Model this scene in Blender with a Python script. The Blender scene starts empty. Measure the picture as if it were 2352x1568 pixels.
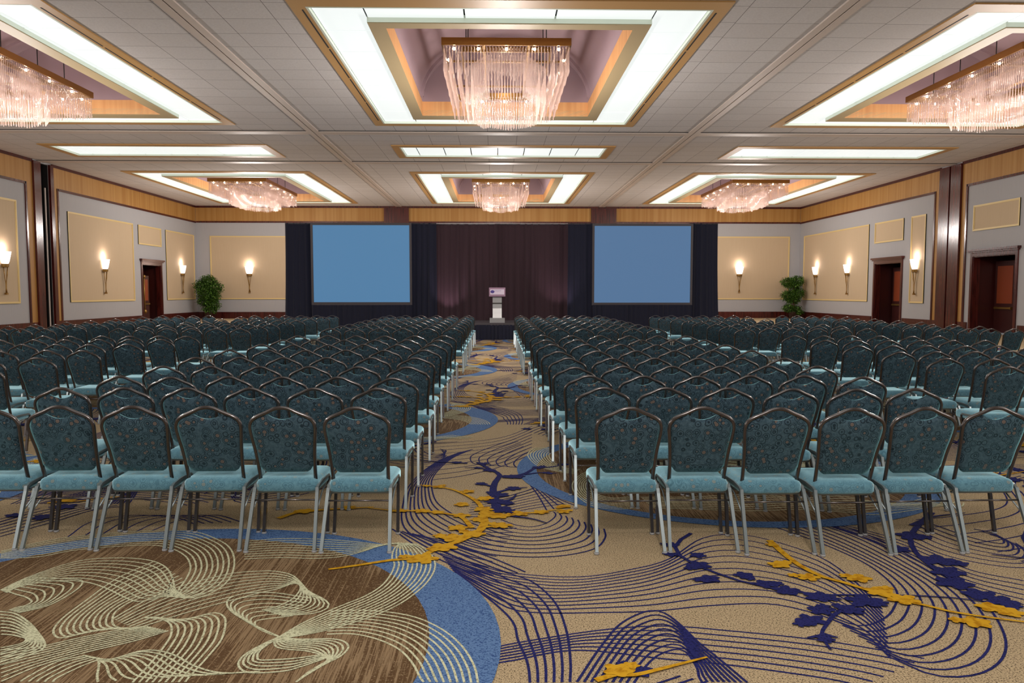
import bpy, math, random
import numpy as np
from mathutils import Vector
random.seed(7)
C = bpy.context.scene.collection
sc = bpy.context.scene

# ------------------------------------------------------------------ helpers
def lin(r, g, b):
    f = lambda c: (c/255/12.92) if c/255 <= .04045 else ((c/255+.055)/1.055)**2.4
    return (f(r), f(g), f(b), 1)

class MB:
    """collects shapes; build() links them as one mesh object"""
    def __init__(s): s.v = []; s.f = []; s.m = []; s.sm = []
    def add(s, vs, fs, m=0, smooth=False):
        o = len(s.v); s.v += [tuple(p) for p in vs]
        for f in fs: s.f.append(tuple(i+o for i in f)); s.m.append(m); s.sm.append(smooth)
        return s
    def box(s, x0, x1, y0, y1, z0, z1, m=0):
        if x0 > x1: x0, x1 = x1, x0
        if y0 > y1: y0, y1 = y1, y0
        if z0 > z1: z0, z1 = z1, z0
        return s.add([(x0,y0,z0),(x1,y0,z0),(x1,y1,z0),(x0,y1,z0),(x0,y0,z1),(x1,y0,z1),(x1,y1,z1),(x0,y1,z1)],
              [(0,3,2,1),(4,5,6,7),(0,1,5,4),(1,2,6,5),(2,3,7,6),(3,0,4,7)], m)
    def quad(s, a, b, c, d, m=0): return s.add([a,b,c,d], [(0,1,2,3)], m)
    def tube(s, pts, r, n=8, m=0, caps=True, rot=0., flat=1.):
        P = [Vector(p) for p in pts]; rs = r if isinstance(r, (list,tuple)) else [r]*len(P)
        T = [(P[min(i+1,len(P)-1)]-P[max(i-1,0)]).normalized() for i in range(len(P))]
        up = Vector((0,0,1)) if abs(T[0].z) < .9 else Vector((0,1,0))
        N = (up - T[0]*up.dot(T[0])).normalized(); vs = []
        for i, p in enumerate(P):
            N = (N - T[i]*N.dot(T[i])).normalized(); B = T[i].cross(N)
            for k in range(n):
                a = 2*math.pi*k/n + rot
                vs.append(p + (N*math.cos(a)*flat + B*math.sin(a))*rs[i])
        fs = []
        for i in range(len(P)-1):
            for k in range(n):
                a = i*n+k; b = i*n+(k+1) % n; fs.append((a, b, b+n, a+n))
        if caps: fs.append(tuple(range(n-1,-1,-1))); fs.append(tuple((len(P)-1)*n+k for k in range(n)))
        return s.add(vs, fs, m, n > 4)
    def lathe(s, prof, c=(0,0,0), n=16, m=0):
        vs = []; fs = []
        for r, z in prof:
            for k in range(n):
                a = 2*math.pi*k/n; vs.append((c[0]+r*math.cos(a), c[1]+r*math.sin(a), c[2]+z))
        for i in range(len(prof)-1):
            for k in range(n):
                a = i*n+k; b = i*n+(k+1) % n; fs.append((a, b, b+n, a+n))
        fs.append(tuple(range(n-1,-1,-1))); fs.append(tuple((len(prof)-1)*n+k for k in range(n)))
        return s.add(vs, fs, m, True)
    def sphere(s, c, r, n=10, k=6, m=0):
        return s.lathe([(max(r*math.sin(math.pi*i/k), 1e-4), -r*math.cos(math.pi*i/k)) for i in range(k+1)], c, n, m)
    def mesh(s, name, mats):
        me = bpy.data.meshes.new(name); me.from_pydata(s.v, [], s.f)
        for m in (mats if isinstance(mats, (list,tuple)) else [mats]): me.materials.append(m)
        me.polygons.foreach_set('material_index', s.m); me.polygons.foreach_set('use_smooth', s.sm)
        me.update(); return me
    def build(s, name, mats, parent=None):
        return link(name, s.mesh(name, mats), parent)

def link(name, me, parent=None):
    o = bpy.data.objects.new(name, me); C.objects.link(o)
    if parent is not None: o.parent = parent
    return o
def tag(o, label, cat, group=None, kind=None):
    o['label'] = label; o['category'] = cat
    if group: o['group'] = group
    if kind: o['kind'] = kind
    return o
def thing(name, label, cat, loc=(0,0,0), rz=0, group=None):
    o = bpy.data.objects.new(name, None); C.objects.link(o); o.location = loc; o.rotation_euler = (0,0,rz)
    return tag(o, label, cat, group)
def struct(o): o['kind'] = 'structure'; return o
def copy_tree(o, parent=None):
    c = o.copy(); C.objects.link(c); c.parent = parent
    for ch in list(o.children): copy_tree(ch, c)
    return c
def catmull(P, n=6):
    P = [np.array(p, float) for p in P]; Q = [2*P[0]-P[1]] + P + [2*P[-1]-P[-2]]; out = []
    for i in range(1, len(Q)-2):
        a, b, c, d = Q[i-1], Q[i], Q[i+1], Q[i+2]
        for k in range(n):
            t = k/n; out.append(.5*((2*b)+(c-a)*t+(2*a-5*b+4*c-d)*t*t+(3*b-a-3*c+d)*t**3))
    out.append(P[-1]); return np.array(out)

# ------------------------------------------------------------------ materials
def mat(name, col, rough=.6, metal=0., spec=.5, sheen=0.):
    m = bpy.data.materials.new(name); m.use_nodes = True
    b = m.node_tree.nodes['Principled BSDF']
    b.inputs['Base Color'].default_value = col; b.inputs['Roughness'].default_value = rough
    b.inputs['Metallic'].default_value = metal; b.inputs['Specular IOR Level'].default_value = spec
    if sheen: b.inputs['Sheen Weight'].default_value = sheen
    return m
class NT:
    def __init__(s, m): s.t = m.node_tree; s.b = s.t.nodes['Principled BSDF']
    def n(s, typ, **kw):
        o = s.t.nodes.new(typ)
        for k, v in kw.items(): setattr(o, k, v)
        return o
    def l(s, a, b): s.t.links.new(a, b)
    def coord(s, kind='Object'):
        return s.n('ShaderNodeTexCoord').outputs[kind]
    def mapping(s, src, scale=(1,1,1), rot=(0,0,0)):
        k = s.n('ShaderNodeMapping'); k.inputs['Scale'].default_value = scale; k.inputs['Rotation'].default_value = rot
        s.l(src, k.inputs['Vector']); return k.outputs[0]
    def noise(s, vec, scale, detail=2., rough=.5):
        k = s.n('ShaderNodeTexNoise'); k.inputs['Scale'].default_value = scale; k.inputs['Detail'].default_value = detail
        k.inputs['Roughness'].default_value = rough; s.l(vec, k.inputs['Vector']); return k.outputs['Fac']
    def ramp(s, fac, stops, interp='LINEAR'):
        k = s.n('ShaderNodeValToRGB'); e = k.color_ramp.elements; k.color_ramp.interpolation = interp
        while len(e) < len(stops): e.new(.5)
        for i, (p, c) in enumerate(stops): e[i].position = p; e[i].color = c
        s.l(fac, k.inputs[0]); return k.outputs[0]
    def math(s, op, a, b=None, c=None):
        k = s.n('ShaderNodeMath', operation=op)
        for i, v in enumerate((a, b, c)):
            if v is None: continue
            if isinstance(v, (int,float)): k.inputs[i].default_value = v
            else: s.l(v, k.inputs[i])
        return k.outputs[0]
    def mix(s, fac, a, b, blend='MIX'):
        k = s.n('ShaderNodeMix', data_type='RGBA', blend_type=blend)
        for i, v in ((0,fac),(6,a),(7,b)):
            if isinstance(v, (int,float,tuple)): k.inputs[i].default_value = v
            else: s.l(v, k.inputs[i])
        return k.outputs[2]
    def bump(s, h, strength=.3, dist=.01):
        k = s.n('ShaderNodeBump'); k.inputs['Strength'].default_value = strength; k.inputs['Distance'].default_value = dist
        s.l(h, k.inputs['Height']); s.l(k.outputs[0], s.b.inputs['Normal'])
    def color(s, c): s.l(c, s.b.inputs['Base Color'])

def emit(name, col, st, rough=.5, base=None):
    m = mat(name, base or col, rough); b = m.node_tree.nodes['Principled BSDF']
    b.inputs['Emission Color'].default_value = col; b.inputs['Emission Strength'].default_value = st
    return m

M = {}
def carpet(key, c1, c2, sc1=55., k=.5):
    m = mat('carpet_'+key, c1, .95, 0, .1); t = NT(m); co = t.coord()
    f = t.noise(co, sc1*1.6, 2, .6)
    t.color(t.ramp(f, [(.36, c2), (.36+.22*k+.05, c1)]))
    t.bump(t.noise(co, 140, 2), .35, .01); M[key] = m
carpet('sand', lin(184,163,129), lin(76,63,48), 85, .45)
carpet('navy', lin(40,42,98), lin(24,26,66))
carpet('cream', lin(206,206,172), lin(150,148,118), 60)
carpet('blue', lin(94,124,166), lin(48,74,122), 70)
carpet('yellow', lin(202,154,36), lin(170,118,16), 14)
m = mat('carpet_brown', lin(96,66,40), .95, 0, .1); t = NT(m); co = t.coord()
st = t.noise(t.mapping(co, (34,.7,1), (0,0,math.radians(-38))), 1.6, 3, .7)
st2 = t.noise(co, .8, 1)
a = t.math('ADD', st, t.math('MULTIPLY', t.math('SUBTRACT', st2, .47), 1.25))
cc = t.ramp(a, [(.40, lin(86,64,42)), (.50, lin(94,72,48)), (.53, lin(124,102,76)), (.62, lin(146,122,92)), (.66, lin(92,70,48))])
sp = t.noise(co, 95, 2)
t.color(t.mix(t.ramp(sp, [(.55,(0,0,0,1)),(.7,(1,1,1,1))]), cc, lin(140,118,90)))
t.bump(t.noise(co, 140, 2), .35, .01); M['brown'] = m

# chair fabric : slate teal with swirls, dark rings and rust dots
def fabric(key, b1, b2, dark, rust, nap, nap_rough):
    m = mat(key, b1, .9, 0, .15, .4); t = NT(m); co = t.coord()
    m.node_tree.nodes['Principled BSDF'].inputs['Sheen Tint'].default_value = lin(150,235,245)
    oi = t.n('ShaderNodeObjectInfo')
    add = t.n('ShaderNodeVectorMath', operation='ADD'); t.l(co, add.inputs[0])
    cmb = t.n('ShaderNodeCombineXYZ'); t.l(t.math('MULTIPLY', oi.outputs['Random'], 3.), cmb.inputs[0]); t.l(t.math('MULTIPLY', oi.outputs['Random'], 7.), cmb.inputs[2])
    t.l(cmb.outputs[0], add.inputs[1]); v = add.outputs[0]
    vo = t.n('ShaderNodeTexVoronoi'); vo.inputs['Scale'].default_value = 21; t.l(v, vo.inputs['Vector'])
    d = vo.outputs['Distance']
    base = t.ramp(t.noise(v, 60, 2), [(.35, b1), (.65, b2)])
    ring = t.math('MINIMUM', t.math('ADD', t.math('COMPARE', d, .33, .045), t.math('COMPARE', d, .53, .04)), 1.)
    wn = t.noise(v, 22, 1.5)
    curl = t.ramp(t.math('PINGPONG', wn, .045), [(0,(1,1,1,1)), (.42,(0,0,0,1))])
    c1 = t.mix(t.math('MULTIPLY', ring, .85), base, dark); c1 = t.mix(t.math('MULTIPLY', curl, .8), c1, dark)
    dot = t.math('LESS_THAN', d, .26); sepc = t.n('ShaderNodeSeparateColor'); t.l(vo.outputs['Color'], sepc.inputs[0])
    sel = t.math('GREATER_THAN', sepc.outputs[0], .4)
    t.color(t.mix(t.math('MULTIPLY', dot, sel), c1, rust))
    sh = t.n('ShaderNodeBsdfSheen'); sh.inputs['Color'].default_value = nap; sh.inputs['Roughness'].default_value = nap_rough
    ad = t.n('ShaderNodeAddShader'); t.l(t.b.outputs[0], ad.inputs[0]); t.l(sh.outputs[0], ad.inputs[1])
    t.l(ad.outputs[0], [x for x in m.node_tree.nodes if x.bl_idname == 'ShaderNodeOutputMaterial'][0].inputs[0]); return m
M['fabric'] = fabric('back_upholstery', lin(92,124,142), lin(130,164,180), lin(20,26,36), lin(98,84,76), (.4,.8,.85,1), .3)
M['seat_fabric'] = fabric('seat_upholstery_lit', lin(112,160,180), lin(146,200,216), lin(72,110,126), lin(118,128,126), (.9,1.35,1.5,1), .43)  # lighter copy of the back fabric: top light put into the seat colour
M['frame'] = mat('bronze_tube', lin(86,79,77), .24, .85, .6); M['frame'].node_tree.nodes['Principled BSDF'].inputs['Coat Weight'].default_value = 1.; M['frame'].node_tree.nodes['Principled BSDF'].inputs['Coat Roughness'].default_value = .16
M['leg'] = mat('lit_leg_metal', lin(150,160,162), .34, .8, .5)  # lighter copy of the tube metal, ceiling reflections put into its colour
M['glide'] = mat('glide_plastic', lin(150,150,150), .4)
M['webbing'] = mat('seat_underside', lin(22,22,24), .8)
# walls
def fabricwall(key, c1, c2, sx=120):
    m = mat(key, c1, .8, 0, .2); t = NT(m); co = t.coord()
    f = t.noise(t.mapping(co, (sx,sx,1.5)), 1., 2)
    t.color(t.mix(f, c1, c2)); t.bump(f, .1, .004); M[key] = m
fabricwall('wall_grey', lin(176,174,176), lin(160,160,162))
fabricwall('wall_cream', lin(198,178,150), lin(186,164,134))
def bandwall(key, c1, c2):
    m = mat(key, c1, .55, 0, .35); t = NT(m); co = t.coord()
    w = t.noise(t.mapping(co, (5,5,.02)), 1.3, 3); t.color(t.ramp(w, [(.35,c1),(.65,c2)])); M[key] = m
bandwall('frieze', lin(158,112,54), lin(174,132,74))
bandwall('maple', lin(206,150,96), lin(220,168,112))
M['molding'] = mat('cream_molding', lin(214,190,132), .5)
m = mat('mahogany', lin(72,24,20), .22, 0, .6); t = NT(m); co = t.coord()
t.color(t.ramp(t.noise(t.mapping(co, (9,9,.5)), 2, 3), [(.35, lin(52,16,14)), (.65, lin(84,32,26))])); M['mahogany'] = m
M['dark_wood'] = mat('dark_wood', lin(58,20,18), .35)
M['dark'] = mat('dark_recess', lin(14,10,10), .7)
M['brass'] = mat('brass', lin(150,116,62), .36, .85)
M['bronze'] = mat('old_brass', lin(150,116,62), .38, .8)
M['gold_frame'] = mat('gold_painted_frame', lin(196,152,92), .5, 0, .4)
M['beam'] = mat('tan_soffit', lin(176,156,118), .55)
M['lip'] = mat('panel_lit_lip', lin(226,236,220), .5)  # glow of the panels put into the colour of frame and beam faces
M['slot'] = mat('air_slot', lin(30,30,30), .8)
M['mauve'] = mat('mauve_vault', lin(150,128,134), .75)
# ceiling tiles 1.02 x 0.845
m = mat('ceiling_tile', lin(190,178,172), .9, 0, .2); t = NT(m); co = t.coord()
sp = t.n('ShaderNodeSeparateXYZ'); t.l(co, sp.inputs[0])
ux = t.math('DIVIDE', t.math('ADD', sp.outputs[0], 100.25), 1.02); fx = t.math('FRACT', ux); ix = t.math('FLOOR', ux)
wn = t.n('ShaderNodeTexWhiteNoise', noise_dimensions='1D'); t.l(ix, wn.inputs['W'])
uy = t.math('ADD', t.math('DIVIDE', sp.outputs[1], .845), t.math('MULTIPLY', wn.outputs['Value'], .10)); fy = t.math('FRACT', uy); iy = t.math('FLOOR', uy)
gx = t.math('LESS_THAN', t.math('PINGPONG', fx, .5), .007); gy = t.math('LESS_THAN', t.math('PINGPONG', fy, .5), .008)
g = t.math('MAXIMUM', gx, gy)
wt = t.n('ShaderNodeTexWhiteNoise', noise_dimensions='2D'); cb = t.n('ShaderNodeCombineXYZ'); t.l(ix, cb.inputs[0]); t.l(iy, cb.inputs[1]); t.l(cb.outputs[0], wt.inputs['Vector'])
bc = t.mix(t.noise(co, 28, 2, .6), lin(196,190,188), lin(222,218,216))
bc = t.mix(t.math('MULTIPLY', wt.outputs['Value'], .25), bc, lin(194,186,182))
t.color(t.mix(t.math('MULTIPLY', g, .75), bc, lin(84,76,72))); M['ceiling'] = m
M['track'] = mat('partition_track', lin(204,190,180), .5)
# drapes
def drape_mat(key, c1, c2):
    m = mat(key, c1, .9, 0, .15, .15); t = NT(m); co = t.coord()
    t.color(t.mix(t.noise(t.mapping(co, (60,60,60)), 1, 2), c1, c2)); M[key] = m
drape_mat('black_velour', lin(38,40,56), lin(28,30,44)); drape_mat('plum_velour', lin(70,52,58), lin(52,38,44))
M['screen_l'] = emit('screen_blue', lin(78,128,170), .86, .7, lin(40,50,60))
M['screen_r'] = emit('screen_slate_blue', lin(80,116,156), .86, .7, lin(40,50,60))
M['screen_frame'] = mat('screen_frame', lin(62,56,60), .5)
M['aluminium'] = mat('brushed_aluminium', lin(150,150,150), .45, .7)
M['sign'] = mat('sign_face', lin(214,200,218), .5); M['sign_frame'] = mat('sign_frame', lin(150,120,140), .4, .4)
M['purple'] = mat('sign_purple', lin(64,48,132), .5)
M['stage_top'] = mat('stage_carpet', lin(70,62,68), .8)
M['leaf'] = mat('ficus_leaf', lin(66,108,36), .5)
t = NT(M['leaf']); t.color(t.ramp(t.noise(t.coord(), 9, 2), [(.35, lin(34,66,22)), (.65, lin(96,138,48))]))
M['trunk'] = mat('ficus_trunk', lin(120,84,52), .8); M['pot'] = mat('planter', lin(60,40,34), .5)

PANEL = .84
M['panel'] = emit('luminous_panel', (.93,.985,.97,1), PANEL, .4, (.3,.32,.31,1))
M['bulb'] = emit('bulb', (1,.84,.62,1), 40)
M['shade'] = emit('sconce_glass', (1,.92,.88,1), 2.2)
# crystal : part clear, part frosted acrylic
m = bpy.data.materials.new('acrylic_crystal'); m.use_nodes = True; nt = m.node_tree; nt.nodes.clear()
out = nt.nodes.new('ShaderNodeOutputMaterial'); tr = nt.nodes.new('ShaderNodeBsdfTransparent'); tr.inputs[0].default_value = (1,.96,.94,1)
gl = nt.nodes.new('ShaderNodeBsdfGlossy'); gl.inputs[0].default_value = (1,.90,.84,1); gl.inputs['Roughness'].default_value = .14
tl = nt.nodes.new('ShaderNodeBsdfTranslucent'); tl.inputs[0].default_value = (1,.84,.78,1)
df = nt.nodes.new('ShaderNodeBsdfDiffuse'); df.inputs[0].default_value = (.72,.54,.47,1)
m1 = nt.nodes.new('ShaderNodeMixShader'); m1.inputs[0].default_value = .5; m2 = nt.nodes.new('ShaderNodeMixShader'); m2.inputs[0].default_value = .42
m3 = nt.nodes.new('ShaderNodeMixShader'); m3.inputs[0].default_value = .52
L = nt.links.new
L(tl.outputs[0], m1.inputs[1]); L(df.outputs[0], m1.inputs[2]); L(m1.outputs[0], m2.inputs[1]); L(gl.outputs[0], m2.inputs[2])
L(m2.outputs[0], m3.inputs[1]); L(tr.outputs[0], m3.inputs[2]); L(m3.outputs[0], out.inputs[0]); M['crystal'] = m

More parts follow.
